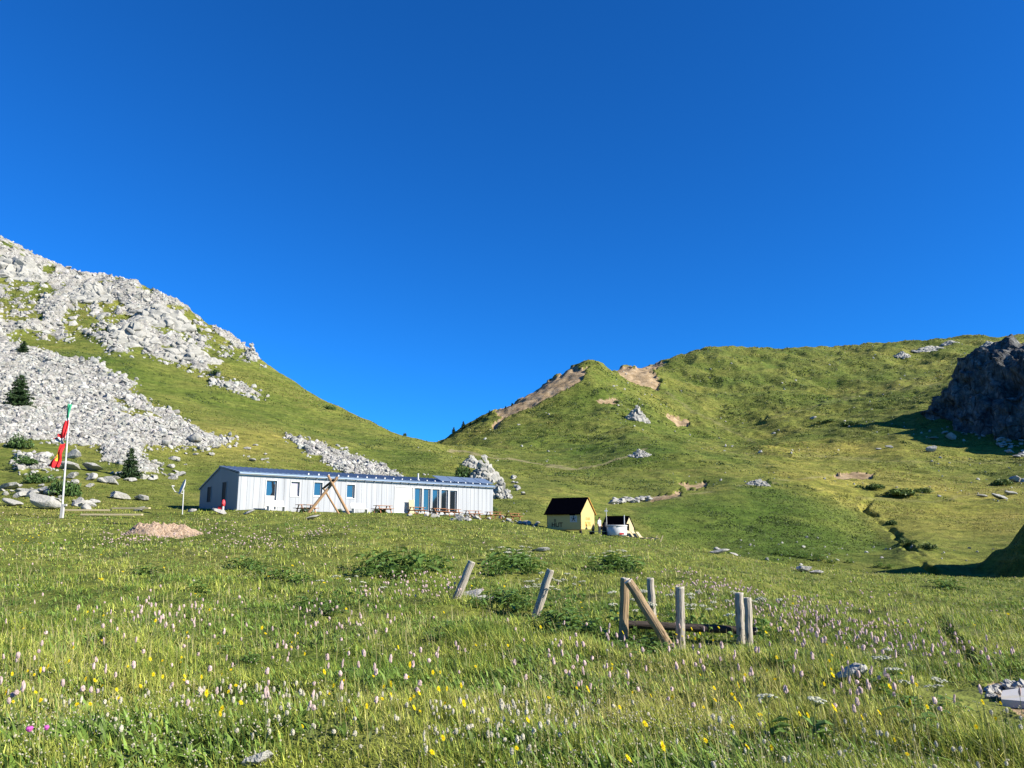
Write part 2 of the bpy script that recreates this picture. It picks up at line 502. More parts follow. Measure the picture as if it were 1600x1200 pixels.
pts = np.array(PTS)
US, SS = 3.0, 1.0
def tps_fit(pts, lam=1e-6):
    xy = pts[:, :2] * np.array([US, SS]); n = len(xy)
    d2 = ((xy[:, None] - xy[None]) ** 2).sum(-1)
    K = 0.5 * d2 * np.log(d2 + 1e-12)
    A = np.zeros((n + 3, n + 3)); A[:n, :n] = K + lam * np.eye(n)
    A[:n, n] = 1; A[:n, n + 1:] = xy; A[n, :n] = 1; A[n + 1:, :n] = xy.T
    b = np.zeros(n + 3); b[:n] = pts[:, 2]
    return xy, np.linalg.solve(A, b)
_xy, _w = tps_fit(pts, 2e-4)
def tps_eval(u, s):
    q = np.stack([u * US, s * SS], -1).reshape(-1, 2)
    out = np.empty(len(q)); n = len(_xy)
    for i in range(0, len(q), 20000):
        c = q[i:i + 20000]
        d2 = ((c[:, None] - _xy[None]) ** 2).sum(-1)
        out[i:i + 20000] = (0.5 * d2 * np.log(d2 + 1e-12)) @ _w[:n] + _w[n] + c @ _w[n + 1:]
    return out.reshape(u.shape)

# the sheet's own grid: dense in the visible fan, coarse outside it
ug = np.concatenate([np.linspace(-1.35, -0.80, 70)[:-1], np.linspace(-0.80, 0.80, 1050), np.linspace(0.80, 1.35, 70)[1:]])
sg = np.concatenate([np.linspace(math.log(0.9), math.log(5), 40)[:-1], np.linspace(math.log(5), math.log(60), 190)[:-1],
                     np.linspace(math.log(60), math.log(480), 520)[:-1], np.linspace(math.log(480), math.log(1500), 160)])
uc = np.linspace(-1.35, 1.35, 200); sc_ = np.linspace(math.log(0.9), math.log(1500), 260)
Qc = tps_eval(*np.meshgrid(uc, sc_, indexing='ij'))
def cr_matrix(xs, x0, x1, n):
    t = (xs - x0) / (x1 - x0) * (n - 1)
    i = np.clip(np.floor(t).astype(int), 1, n - 3); f = t - i
    Wm = np.zeros((len(xs), n)); r = np.arange(len(xs))
    Wm[r, i - 1] = -0.5 * f + f ** 2 - 0.5 * f ** 3
    Wm[r, i] = 1 - 2.5 * f ** 2 + 1.5 * f ** 3
    Wm[r, i + 1] = 0.5 * f + 2 * f ** 2 - 1.5 * f ** 3
    Wm[r, i + 2] = -0.5 * f ** 2 + 0.5 * f ** 3
    return Wm
Q = cr_matrix(ug, uc[0], uc[-1], len(uc)) @ Qc @ cr_matrix(sg, sc_[0], sc_[-1], len(sc_)).T
UU, SSg = np.meshgrid(ug, sg, indexing='ij')
YY = np.exp(SSg); XX = UU * YY
ZZ = Q * YY - H0
# knoll at the right edge (its shaded flank shows)
kx, ky = 63.5, 82.0
rk = np.hypot((XX - kx), (YY - ky) * 0.8) / 13.0 + .16 * fbm(XX, YY, 7, 3, 15)
ZZ += 12.0 * sstep(0, 1, 1 - rk)
# undulation, scaled with how far away the ground is
PX0, PY0 = proj(XX, YY, ZZ)
amp = np.clip(YY / 100, 0.02, 6)
hill = sstep(95, 170, YY)
flat_terrace = (1 - sstep(3, 9, np.abs((XX + 13) * 0.72 - (YY - 84) * 0.69)) * 1.0) * (YY > 66) * (YY < 105) * (XX < 4)
und = 0.17 * fbm(XX, YY, 2.3, 3, 3) * sstep(3, 8, YY) + 0.22 * fbm(XX, YY, 11, 2, 5) * sstep(8, 25, YY) * (1 - flat_terrace)
ZZ += und * (1 - hill) * (1 - 0.6 * sstep(50, 62, YY))
ZZ += hill * (1.5 * fbm(XX, YY, 46, 4, 9, 0.55) + 0.22 * fbm(XX, YY, 5, 2, 21)) * np.clip(YY / 260, 0.4, 1.6)
# small terraces and gullies on the hill faces
ZZ += hill * 1.2 * np.clip(YY / 260, .3, 2.4) * (ridged(XX * 1.0, YY * 0.5, 48, 3, 31) - .6) * sstep(0, 0.3, UU + 0.12)
ZZ += hill * 0.35 * np.clip(YY / 220, .4, 2) * fbm(XX, YY, 13, 3, 33)
tph = ZZ / (1.5 + YY / 160) + 1.6 * fbm(XX, YY, 38, 3, 35)
ZZ += hill * .11 * (1.5 + YY / 160) * (2 * np.abs(2 * (tph - np.floor(tph + .5))) - 1) * sstep(-.25, .35, fbm(XX, YY, 50, 3, 36)) * (YY < 520) * sstep(.0, .2, UU + .2)
# the bank drops away behind the crest of the meadow on the right
ZZ -= 2.4 * np.exp(-((YY - 82) / 9.5) ** 2) * sstep(.20, .34, UU) * (1 - sstep(.60, .68, UU))

PX, PY = proj(XX, YY, ZZ)
jx = PX + 11 * fbm(XX, YY, 22, 5, 40, 0.72); jy = PY + 9 * fbm(XX, YY, 20, 5, 50, 0.72)
far_ = YY > 64
def reg(poly, y0, y1, k=1.0):
    return inpoly(PX + (jx - PX) * k, PY + (jy - PY) * k, poly) & (YY > y0) & (YY < y1)
rock = np.zeros(XX.shape); soil = np.zeros(XX.shape); path = np.zeros(XX.shape)
rock[reg([(-400, 200), (0, 378), (60, 396), (110, 424), (210, 436), (270, 468), (330, 508), (402, 545), (402, 562), (352, 556), (320, 550), (300, 558), (322, 575), (338, 590),
          (312, 588), (262, 566), (214, 556), (178, 552), (160, 536), (110, 530), (55, 522), (-400, 520)], 150, 420)] = 1
for g in ([(-40, 440), (78, 436), (80, 462), (40, 470), (-40, 470)], [(-40, 474), (66, 474), (68, 508), (30, 506), (-40, 490)], [(106, 472), (160, 466), (186, 478), (178, 512), (168, 540), (110, 534), (98, 508)],
          [(246, 488), (290, 486), (330, 512), (372, 545), (350, 552), (318, 540), (288, 520), (250, 500)], [(70, 405), (84, 420), (76, 432), (60, 420)], [(140, 440), (152, 452), (144, 460), (134, 450)]):
    rock[reg(g, 150, 420) & (fbm(XX, YY, 9, 3, 61) > -0.25)] = 0
rock[(YY > 205) & (fbm(XX, YY, 13, 4, 63, .6) > .30)] = 0
rock[reg([(-400, 480), (0, 516), (36, 540), (80, 552), (130, 566), (189, 598), (231, 625), (265, 640), (294, 657), (312, 674), (360, 688), (328, 696), (249, 691), (223, 696), (218, 720), (254, 738),
          (218, 746), (168, 724), (163, 699), (131, 699), (79, 694), (0, 692), (-400, 680)], 70, 240)] = 1
rock[reg([(186, 628), (228, 639), (256, 655), (218, 655), (190, 640)], 70, 240)] = 0
rock[reg([(20, 712), (70, 708), (80, 735), (20, 742)], 70, 130)] = 1
rock[reg([(443, 679), (472, 684), (522, 699), (570, 718), (625, 745), (540, 741), (512, 723), (478, 712)], 100, 240, 0.5)] = 1
rock[reg([(326, 596), (375, 602), (412, 623), (396, 620), (360, 612), (328, 604)], 130, 260, 0.4)] = 1
soil[reg([(921, 571), (910, 589), (897, 605), (871, 615), (835, 628), (790, 650), (772, 668), (765, 664), (784, 646), (768, 643), (822, 611), (868, 585), (887, 573)], 300, 470, 0.5)] = 1
soil[reg([(948, 574), (985, 570), (1024, 566), (1043, 566), (1017, 580), (1028, 592), (1028, 610), (1017, 612), (995, 601)], 470, 700, 0.45)] = 1
soil[reg([(926, 621), (952, 615), (970, 621), (962, 629), (943, 629)], 280, 450, 0.5)] = .75
soil[reg([(1034, 641), (1053, 649), (1081, 660), (1070, 668), (1050, 660)], 280, 480, 0.5)] = .9
soil[reg([(1300, 739), (1330, 734), (1370, 739), (1362, 747), (1330, 749), (1306, 749)], 130, 300, 0.4)] = 1
soil[reg([(1060, 754), (1106, 750), (1104, 764), (1076, 766)], 100, 300, 0.5)] = .8
soil[reg([(1008, 770), (1063, 763), (1063, 772), (1017, 783)], 90, 300, 0.5)] = .7
soil[reg([(1535, 1068), (1575, 1058), (1660, 1060), (1660, 1130), (1590, 1116)], 5, 25, 0.2)] = .8
soil[reg([(1155, 575), (1215, 565), (1225, 578), (1180, 585)], 400, 800, 0.6)] = .35
pd = seg_dist(PX + 0.4 * (jx - PX), PY + 0.3 * (jy - PY), [(700, 704), (780, 715), (830, 722), (870, 730), (900, 732), (940, 727), (985, 711), (1012, 700)])
path = np.maximum(path, (1 - sstep(.7, 2.1, pd)) * ((YY > 140) & (YY < 300)) * 0.95)
pd = seg_dist(PX + 0.4 * (jx - PX), PY + 0.3 * (jy - PY), [(930, 789), (1010, 783), (1060, 775), (1130, 764), (1180, 757), (1280, 745), (1300, 742)])
path = np.maximum(path, (1 - sstep(.6, 2.4, pd)) * ((YY > 100) & (YY < 260)) * 0.5 * sstep(-.5, .2, fbm(XX, YY, 9, 2, 95)))
pd = seg_dist(PX + 0.4 * (jx - PX), PY + 0.3 * (jy - PY), [(1040, 612), (1080, 640), (1130, 665), (1180, 690)])
path = np.maximum(path, (1 - sstep(.6, 2.2, pd)) * ((YY > 250) & (YY < 560)) * 0.4)
for pl in ([(1340, 775), (1450, 785), (1600, 760)], [(1120, 705), (1250, 712), (1420, 722), (1600, 722)], [(1200, 655), (1300, 628), (1420, 606), (1470, 598)]):
    pd = seg_dist(PX + 0.5 * (jx - PX), PY + 0.4 * (jy - PY), pl)
    path = np.maximum(path, (1 - sstep(.6, 2.4, pd)) * (YY > 100) * 0.28)
# eroded stream gully on the right
gd = seg_dist(PX + 1.0 * (jx - PX), PY + 0.6 * (jy - PY), [(1362, 778), (1352, 795), (1375, 815), (1395, 835), (1420, 860), (1450, 885), (1470, 900)])
gul = (1 - sstep(2, 9, gd)) * ((YY > 76) & (YY < 175))
ZZ -= gul * 1.3 * (0.6 + fbm(XX, YY, 6, 2, 44))
nd = seg_dist(PX + .5 * (jx - PX), PY + .5 * (jy - PY), [(1470, 968), (1492, 990), (1508, 1010), (1528, 1034)])
ntc = (1 - sstep(3, 13, nd)) * ((YY > 8) & (YY < 45))
ZZ -= ntc * .16
soil = np.maximum(soil, .55 * (1 - sstep(2, 9, nd)) * ((YY > 8) & (YY < 45)))
gd2 = seg_dist(PX + 0.6 * (jx - PX), PY + 0.6 * (jy - PY), [(1360, 750), (1330, 736), (1306, 740)])
# rocky relief
def blur(a, k=1):
    for _ in range(k):
        a = (np.roll(a, 1, 0) + a + np.roll(a, -1, 0)) / 3
        a = (np.roll(a, 1, 1) + a + np.roll(a, -1, 1)) / 3
    return a
rockb = blur(rock, 2)
up_rock = rockb * sstep(190, 235, YY)
ZZ += up_rock * (2.1 * ridged(XX, YY * 0.7, 15, 4, 71) + 0.5 * ridged(XX, YY, 4, 2, 75)) * 0.75
ZZ += rockb * (1 - sstep(190, 235, YY)) * 0.45 * ridged(XX, YY, 6, 3, 81)
ZZ -= soil * np.where(YY > 100, 0.5, 0.05) * np.clip(YY / 200, 0.3, 2) * (1 + 0.5 * ridged(XX, YY, 12, 3, 91))

def soft(poly, y0, y1, k=1.0):
    return blur(reg(poly, y0, y1, k).astype(float), 10)
VEG = 0.55 * fbm(XX, YY, 60, 4, 111, .6) * sstep(60, 120, YY) + .25 * fbm(XX, YY, 15, 3, 112)
VEG += .75 * soft([(985, 792), (1060, 779), (1130, 768), (1200, 764), (1270, 778), (1330, 805), (1385, 862), (1200, 880), (1040, 850)], 84, 150)
VEG += .40 * soft([(860, 620), (925, 585), (1000, 620), (1080, 690), (1000, 735), (800, 705), (780, 670)], 180, 470)
VEG += .35 * soft([(130, 560), (340, 600), (600, 690), (700, 720), (600, 735), (430, 680), (300, 660), (200, 600)], 100, 330)
VEG -= .55 * soft([(1200, 690), (1420, 690), (1600, 700), (1600, 890), (1420, 880), (1385, 820), (1300, 770), (1180, 740)], 84, 300)
VEG += .45 * soft([(1340, 760), (1420, 765), (1480, 775), (1440, 800), (1370, 800)], 90, 260)
VEG += .35 * soft([(1040, 575), (1200, 555), (1330, 560), (1300, 640), (1150, 640)], 400, 760)
VEG = np.clip(VEG, -1, 1)
NU, NS = XX.shape
def grid_at(G, x, y):
    i = np.clip(np.interp(x / y, ug, np.arange(NU)), 0, NU - 1).astype(int); j = np.clip(np.interp(np.log(y), sg, np.arange(NS)), 0, NS - 1).astype(int)
    return G[i, j]
def hgt(x, y):
    x = np.asarray(x, float); y = np.asarray(y, float)
    iu = np.interp(x / y, ug, np.arange(NU)); js = np.interp(np.log(y), sg, np.arange(NS))
    i = np.clip(iu.astype(int), 0, NU - 2); j = np.clip(js.astype(int), 0, NS - 2)
    a = iu - i; b = js - j
    return (ZZ[i, j] * (1 - a) + ZZ[i + 1, j] * a) * (1 - b) + (ZZ[i, j + 1] * (1 - a) + ZZ[i + 1, j + 1] * a) * b
def hz(x, y): return float(hgt(x, y))

def hit(px, py, y0=3.0, y1=1400.0):
    """where the view ray through a photo pixel meets the ground"""
    u, e = ray(px, py)
    ys = np.exp(np.linspace(math.log(y0), math.log(y1), 6000))
    below = e * ys < hgt(u * ys, ys)
    if not below.any():
        return None
    Y = float(ys[np.argmax(below)])
    return Vector((u * Y, Y, hz(u * Y, Y)))

# visible cells (for strewing rocks and tufts where there is ground to see)
EE = ZZ / YY
vis = EE >= np.maximum.accumulate(EE, axis=1) - 1e-9
PX, PY = proj(XX, YY, ZZ)
area = np.zeros(XX.shape)
area[:-1, :-1] = np.abs((PX[1:, :-1] - PX[:-1, :-1]) * (PY[:-1, 1:] - PY[:-1, :-1]))
inframe = (PX > -40) & (PX < 1640) & (PY < 1240)

def strew(n, weight, seed=0):
    rng = np.random.default_rng(seed)
    w = (area * weight * inframe).ravel(); c = np.cumsum(w)
    k = np.searchsorted(c, rng.random(n) * c[-1])
    i, j = np.unravel_index(np.clip(k, 0, w.size - 1), XX.shape)
    i = np.clip(i, 0, NU - 2); j = np.clip(j, 0, NS - 2)
    u = ug[i] + rng.random(n) * (ug[i + 1] - ug[i]); s = sg[j] + rng.random(n) * (sg[j + 1] - sg[j])
    y = np.exp(s); x = u * y
    return x, y, hgt(x, y)

# ---- ground material
def make_ground_mat():
    nt = NT("alpine_ground")
    pos = nt.geo()
    mk = nt.new("ShaderNodeVertexColor", layer_name="Col").outputs['Color']
    sep = nt.new("ShaderNodeSeparateColor"); nt.l.new(mk, sep.inputs[0])
    r_, s_, p_ = sep.outputs[0], sep.outputs[1], sep.outputs[2]
    big = nt.noise(pos, 0.018, 4, 0.55)
    mid = nt.noise(mapping(nt, pos, (1, 1, 3.5)), 0.11, 5, 0.62)
    band = nt.noise(mapping(nt, pos, (0.5, 0.35, 3.0)), 0.35, 5, 0.65, 0.6)
    fine = nt.noise(pos, 1.4, 5, 0.7)
    speck = nt.noise(pos, 0.55, 6, 0.75)
    g = nt.ramp(big, [(0.32, (0.060, 0.100, 0.018)), (0.5, (0.120, 0.148, 0.030)), (0.66, (0.235, 0.215, 0.060))])
    g2 = nt.ramp(mid, [(0.30, (0.055, 0.082, 0.016)), (0.48, (0.128, 0.158, 0.032)), (0.66, (0.220, 0.210, 0.060))])
    g = nt.mix(0.5, g, g2)
    b2 = nt.ramp(band, [(0.33, (0.052, 0.080, 0.014)), (0.5, (0.145, 0.165, 0.038)), (0.7, (0.26, 0.235, 0.08))])
    g = nt.mix(0.42, g, b2)
    f2 = nt.ramp(speck, [(0.34, (0.35, 0.38, 0.33)), (0.5, (0.98, 1.0, 0.98)), (0.68, (1.5, 1.45, 1.35))])
    g = nt.mix(0.75, g, f2, 'MULTIPLY')
    g = nt.mix(1.0, g, (0.84, 0.84, 0.77), 'MULTIPLY')
    f3 = nt.ramp(fine, [(0.3, (0.62, 0.65, 0.6)), (0.7, (1.35, 1.3, 1.25))])
    g = nt.mix(0.6, g, f3, 'MULTIPLY')
    vg = nt.new("ShaderNodeAttribute", attribute_name="Veg").outputs['Fac']
    g = nt.mix(nt.math('MULTIPLY', nt.math('MAXIMUM', vg, 0.0), 0.75, True), g, nt.mix(1.0, g, (0.42, 0.70, 0.45), 'MULTIPLY'))
    g = nt.mix(nt.math('MULTIPLY', nt.math('MAXIMUM', nt.math('MULTIPLY', vg, -1.0), 0.0), 0.8, True), g, nt.mix(1.0, g, (1.65, 1.40, 1.35), 'MULTIPLY'))
    rk1 = nt.noise(pos, 0.28, 7, 0.7); rk2 = nt.noise(pos, 1.3, 5, 0.7)
    rc = nt.ramp(rk1, [(0.32, (0.15, 0.145, 0.12)), (0.48, (0.28, 0.27, 0.245)), (0.65, (0.36, 0.35, 0.325))])
    rc = nt.mix(0.55, rc, nt.ramp(rk2, [(0.35, (0.45, 0.44, 0.40)), (0.62, (1.25, 1.25, 1.25))]), 'MULTIPLY')
    so = nt.ramp(nt.noise(pos, 0.22, 6, 0.7), [(0.32, (0.17, 0.115, 0.065)), (0.5, (0.30, 0.215, 0.13)), (0.68, (0.40, 0.31, 0.21))])
    pa = nt.ramp(fine, [(0.3, (0.16, 0.14, 0.07)), (0.7, (0.26, 0.22, 0.13))])
    brk = nt.math('MULTIPLY_ADD', nt.noise(pos, 0.5, 5, 0.7), 1.0); brk.node.inputs[2].default_value = -0.5
    def edge(m, k):
        return nt.ramp(nt.math('ADD', m, nt.math('MULTIPLY', brk, k)), [(0.42, (0, 0, 0)), (0.58, (1, 1, 1))])
    c = nt.mix(edge(r_, 0.9), g, rc)
    c = nt.mix(nt.math('MULTIPLY', edge(s_, 0.8), 0.92), c, so)
    c = nt.mix(nt.math('MULTIPLY', p_, 0.85), c, pa)
    hgt_ = nt.math('ADD', nt.math('ADD', nt.math('MULTIPLY', band, 1.6), speck), nt.math('MULTIPLY', rk2, r_))
    nt.bsdf(c, 0.95, 0, nt.bump(hgt_, 0.7, 0.55), 0.1)
    return nt.mat
M['ground'] = make_ground_mat()
idx = np.arange(NU * NS).reshape(NU, NS)
gf = np.stack([idx[:-1, :-1], idx[1:, :-1], idx[1:, 1:], idx[:-1, 1:]], -1).reshape(-1, 4)
gcol = np.stack([rockb, blur(soil, 1), path], -1).reshape(-1, 3)
ground = link("ground", np_mesh("ground", np.stack([XX, YY, ZZ], -1).reshape(-1, 3), gf, M['ground'], gcol, True))
va = ground.data.attributes.new('Veg', 'FLOAT', 'POINT'); va.data.foreach_set('value', VEG.ravel().astype(np.float32))
tag(ground, kind="structure")

# ------------------------------------------------------------------ rocks
ICO_V, ICO_F = None, None
def icosphere(sub):
    t = (1 + 5 ** 0.5) / 2
    v = [(-1, t, 0), (1, t, 0), (-1, -t, 0), (1, -t, 0), (0, -1, t), (0, 1, t), (0, -1, -t), (0, 1, -t), (t, 0, -1), (t, 0, 1), (-t, 0, -1), (-t, 0, 1)]
    f = [(0, 11, 5), (0, 5, 1), (0, 1, 7), (0, 7, 10), (0, 10, 11), (1, 5, 9), (5, 11, 4), (11, 10, 2), (10, 7, 6), (7, 1, 8), (3, 9, 4), (3, 4, 2), (3, 2, 6), (3, 6, 8), (3, 8, 9), (4, 9, 5), (2, 4, 11), (6, 2, 10), (8, 6, 7), (9, 8, 1)]
    v = [Vector(p).normalized() for p in v]
    for _ in range(sub):
        cache = {}; nf = []
        def mid(a, b):
            k = (min(a, b), max(a, b))
            if k not in cache:
                cache[k] = len(v); v.append(((v[a] + v[b]) / 2).normalized())
            return cache[k]
        for a, b, c in f:
            ab, bc, ca = mid(a, b), mid(b, c), mid(c, a)
            nf += [(a, ab, ca), (b, bc, ab), (c, ca, bc), (ab, bc, ca)]
        f = nf
    return np.array([tuple(p) for p in v]), np.array(f)
ICO = {k: icosphere(k) for k in (0, 1, 2, 3, 4, 5)}

def cut_rock(v, rng, ncut=9, lo=0.55, hi=0.95):
    """cut a ball with random planes: an angular block"""
    v = v.copy()
    for _ in range(ncut):
        n = rng.normal(size=3); n /= np.linalg.norm(n)
        d = rng.uniform(lo, hi)
        s = v @ n
        over = s > d
        v[over] -= np.outer(s[over] - d, n)
    return v
rock_meshes = []
for k in range(10):
    rng = np.random.default_rng(100 + k)
    v, f = ICO[3]
    v = cut_rock(v, rng, 11, 0.45, 0.85)
    v *= np.array([1.0, rng.uniform(0.6, 0.95), rng.uniform(0.45, 0.8)])
    v += 0.03 * np.stack([fbm(v[:, 0] * 3 + 5 * i, v[:, 1] * 3 + v[:, 2] * 2.3, 1.0, 3, k * 3 + i) for i in range(3)], -1)
    rock_meshes.append(np_mesh("rock", v, f, M['rock']))
rock_count = 0
def put_rock(x, y, z, r, label, group, name="boulder", rot=None, mesh=None, sc=None):
    global rock_count
    o = link(name, mesh or random.choice(rock_meshes), None, (x, y, z))
    o.scale = sc or (r * random.uniform(.85, 1.2), r * random.uniform(.85, 1.2), r * random.uniform(.7, 1.1))
    o.rotation_euler = rot or (random.uniform(-.35, .35), random.uniform(-.35, .35), random.uniform(0, 6.28))
    tag(o, label, "rock", group)
    rock_count += 1
    return o

def rock_cloud(name, x, y, z, r, seed, mat, kind="stuff", colvar=(0.72, 1.12), sub=0):
    rng = np.random.default_rng(seed); n = len(x)
    bv, bf = ICO[sub]
    k = len(bv)
    v = np.repeat(bv[None], n, 0) * (1 + rng.uniform(-0.32, 0.32, (n, k, 1)))
    v *= np.stack([rng.uniform(.7, 1.3, n), rng.uniform(.7, 1.2, n), rng.uniform(.45, .95, n)], -1)[:, None]
    # random rotation
    q = rng.normal(size=(n, 4)); q /= np.linalg.norm(q, axis=1, keepdims=True)
    w_, a, b, c = q.T
    Rm = np.stack([1 - 2 * (b * b + c * c), 2 * (a * b - c * w_), 2 * (a * c + b * w_), 2 * (a * b + c * w_), 1 - 2 * (a * a + c * c), 2 * (b * c - a * w_),
                   2 * (a * c - b * w_), 2 * (b * c + a * w_), 1 - 2 * (a * a + b * b)], -1).reshape(n, 3, 3)
    v = np.einsum('nij,nkj->nki', Rm, v) * r[:, None, None]
    v += np.stack([x, y, z], -1)[:, None]
    col = np.repeat(rng.uniform(*colvar, (n, 1, 1)) * (1 + rng.uniform(-.03, .03, (n, 1, 3))), k, 1)
    f = (bf[None] + (np.arange(n) * k)[:, None, None]).reshape(-1, 3)
    o = link(name, np_mesh(name, v.reshape(-1, 3), f, mat, col.reshape(-1, 3)))
    if kind: tag(o, kind=kind)
    return o

# scree and rocky flank of the left mountain
wr = (rockb > 0.45) * vis * np.where(YY > 205, 0.36, 1.0) * (0.35 + (fbm(XX, YY, 16, 3, 66) > -0.15))
x, y, z = strew(44000, wr * (YY > 70), 21)
rng = np.random.default_rng(5)
size = np.clip(rng.lognormal(-1.5, 0.66, len(x)), 0.09, 1.7) * np.clip(y / 170, 0.55, 1.45) * 0.78
appar = size / y
order = np.argsort(-appar)
bigN = 210
for k in order[:bigN]:
    near = y[k] < 190
    put_rock(x[k], y[k], z[k] + 0.02 * size[k], size[k] * 1.0,
             "pale angular boulder lying in the white scree slope on the left mountain" if near else "pale limestone block on the upper rocky flank of the left mountain",
             "boulders in the scree" if near else "blocks on the rocky flank")
rest = order[bigN:]
rock_cloud("scree", x[rest], y[rest], z[rest], size[rest], 6, M['scree'], colvar=(0.55, 1.2))
# loose stones thinning out over the grass round the scree
near_rock = blur(rockb, 14)
x, y, z = strew(900, vis * (near_rock > 0.03) * (rockb < 0.3) * (YY > 72) * (YY < 300), 31)
sz = np.clip(np.random.default_rng(8).lognormal(-0.9, 0.5, len(x)), 0.15, 1.4) * np.clip(y / 170, 0.5, 1.5)
rock_cloud("loose_stones", x, y, z + 0.05, sz * 0.8, 9, M['scree'])
# sparse small pale stones over the whole slopes
x, y, z = strew(420, vis * (YY > 95) * (rockb < 0.3) * (PX > 640) * (vnoise(XX / 45, YY / 60, 77) > 0.12), 33)
sz = np.clip(np.random.default_rng(9).lognormal(-1.2, 0.5, len(x)), 0.12, 0.9) * np.clip(y / 200, 0.5, 1.6)
rock_cloud("hill_stones", x, y, z + 0.03, sz * 0.8, 10, M['scree'])

# ------------------------------------------------------------------ jagged outcrops and the crag
def outcrop(name, c, dims, seed, mat, sub=4, rotz=0.0, steep=1.0, label=None, cat="rock", group=None, n=130):
    """a knob of bedrock: many fused angular blocks, tall in the middle, low at the rim"""
    rng = np.random.default_rng(seed)
    V, Fc, off = [], [], 0
    v0, f0 = ICO[2]
    ca, sa = math.cos(rotz), math.sin(rotz)
    dip = rng.uniform(-.5, .5)
    for k in range(n):
        r = rng.random() ** 0.55; t = rng.uniform(0, 6.283)
        x, y = r * math.cos(t), r * math.sin(t)
        top = (1 - r ** 1.7) * rng.uniform(.6, 1.0) + .10
        v = cut_rock(v0, rng, 10, 0.35, 0.85)
        w = rng.uniform(.12, .30)
        hgt_ = min(.5 * top + .1, 1.15 * w * (dims[0] + dims[1]) * .5 / dims[2] * rng.uniform(.7, 1.3))
        lift = rng.uniform(0, max(0.02, top - hgt_))
        v = v * np.array([w * rng.uniform(.7, 1.3), w * rng.uniform(.7, 1.3), hgt_])
        tl = dip + rng.uniform(-.25, .25); ct, st_ = math.cos(tl), math.sin(tl)
        v = np.stack([v[:, 0] * ct + v[:, 2] * st_ * .5, v[:, 1], -v[:, 0] * st_ * .5 + v[:, 2] * ct], -1)
        v = (v + np.array([x * .8 * (1 - .5 * lift), y * .8 * (1 - .5 * lift), lift])) * np.array(dims)
        v = np.stack([v[:, 0] * ca - v[:, 1] * sa, v[:, 0] * sa + v[:, 1] * ca, v[:, 2]], -1)
        gx, gy = c[0] + x * .8 * dims[0] * ca - y * .8 * dims[1] * sa, c[1] + x * .8 * dims[0] * sa + y * .8 * dims[1] * ca
        v[:, 2] += np.clip(hz(gx, gy) - c[2], -4 * dims[2], 4 * dims[2])
        V.append(v); Fc.append(f0 + off); off += len(v)
    o = link(name, np_mesh(name, np.concatenate(V), np.concatenate(Fc), mat), None, c)
    tag(o, label, cat, group)
    return o

# big crag in its own shade on the right: several crags fused into one rock mass
def crag():
    parts_v, parts_f = [], []; off = 0
    spec = [  # px, py of the middle, distance, half sizes (x, y, z), turn
        (1528, 614, 258, (13.5, 14, 14.5), 0.75, 1), (1490, 640, 262, (9.0, 10, 8.5), 0.5, 2), (1592, 612, 243, (13, 15, 16.5), 0.7, 3),
        (1560, 650, 240, (12, 12, 9.5), 0.4, 4), (1668, 606, 226, (16, 17, 17), 0.7, 5), (1625, 655, 224, (14, 13, 10), 0.3, 6),
        (1750, 596, 214, (18, 22, 19), 0.5, 7), (1700, 660, 205, (15, 14, 10), 0.2, 8), (1545, 572, 262, (9, 10, 9), 0.9, 9)]
    for px, py, Y, dm, rz, sd in spec:
        rng = np.random.default_rng(300 + sd)
        v, f = ICO[5]
        v = cut_rock(v, rng, 22, 0.58, 0.95)
        v[:, :2] *= (1 + 0.45 * np.clip(-v[:, 2:] + .2, 0, 1))
        c, s = math.cos(rz), math.sin(rz)
        v = v * np.array(dm)
        v = np.stack([v[:, 0] * c - v[:, 1] * s, v[:, 0] * s + v[:, 1] * c, v[:, 2]], -1)
        n = v / np.linalg.norm(v, axis=1, keepdims=True)
        Y *= 1.19; v = v * 1.19
        p = P(px + 14, py + 9, Y)
        w = v + np.array(p)
        # vertical buttresses and cracks
        k = w[:, 0] * 0.8 - w[:, 1] * 0.6
        d = 2.6 * ridged(k, w[:, 2] * 0.30, 11.0, 3, 400) + 1.2 * ridged(k * 1.2 + w[:, 2] * .5, w[:, 2] * 0.6, 6.5, 3, 410) + 0.9 * ridged(w[:, 0], w[:, 2], 9, 2, 420)
        cell = np.floor(k / 4.6 + .6 * vnoise(w[:, 2] / 7, k / 9, 3)) + 13 * np.floor(w[:, 2] / 8.5 + .7 * vnoise(k / 6, w[:, 2] / 9, 4))
        d = d + 2.2 * (_hash(cell, cell * 0 + sd, 9) - .5)
        v = w + n * (d[:, None] * 0.85)
        parts_v.append(v); parts_f.append(f + off); off += len(v)
    o = link("crag", np_mesh("crag", np.concatenate(parts_v), np.concatenate(parts_f), M['cliffrock']))
    return o
tag(crag(), "big dark jagged crag in shadow at the right edge of the slope", "rock")

def at_ground(px, py, sink=0.0):
    p = hit(px, py)
    return Vector((p.x, p.y, p.z - sink))

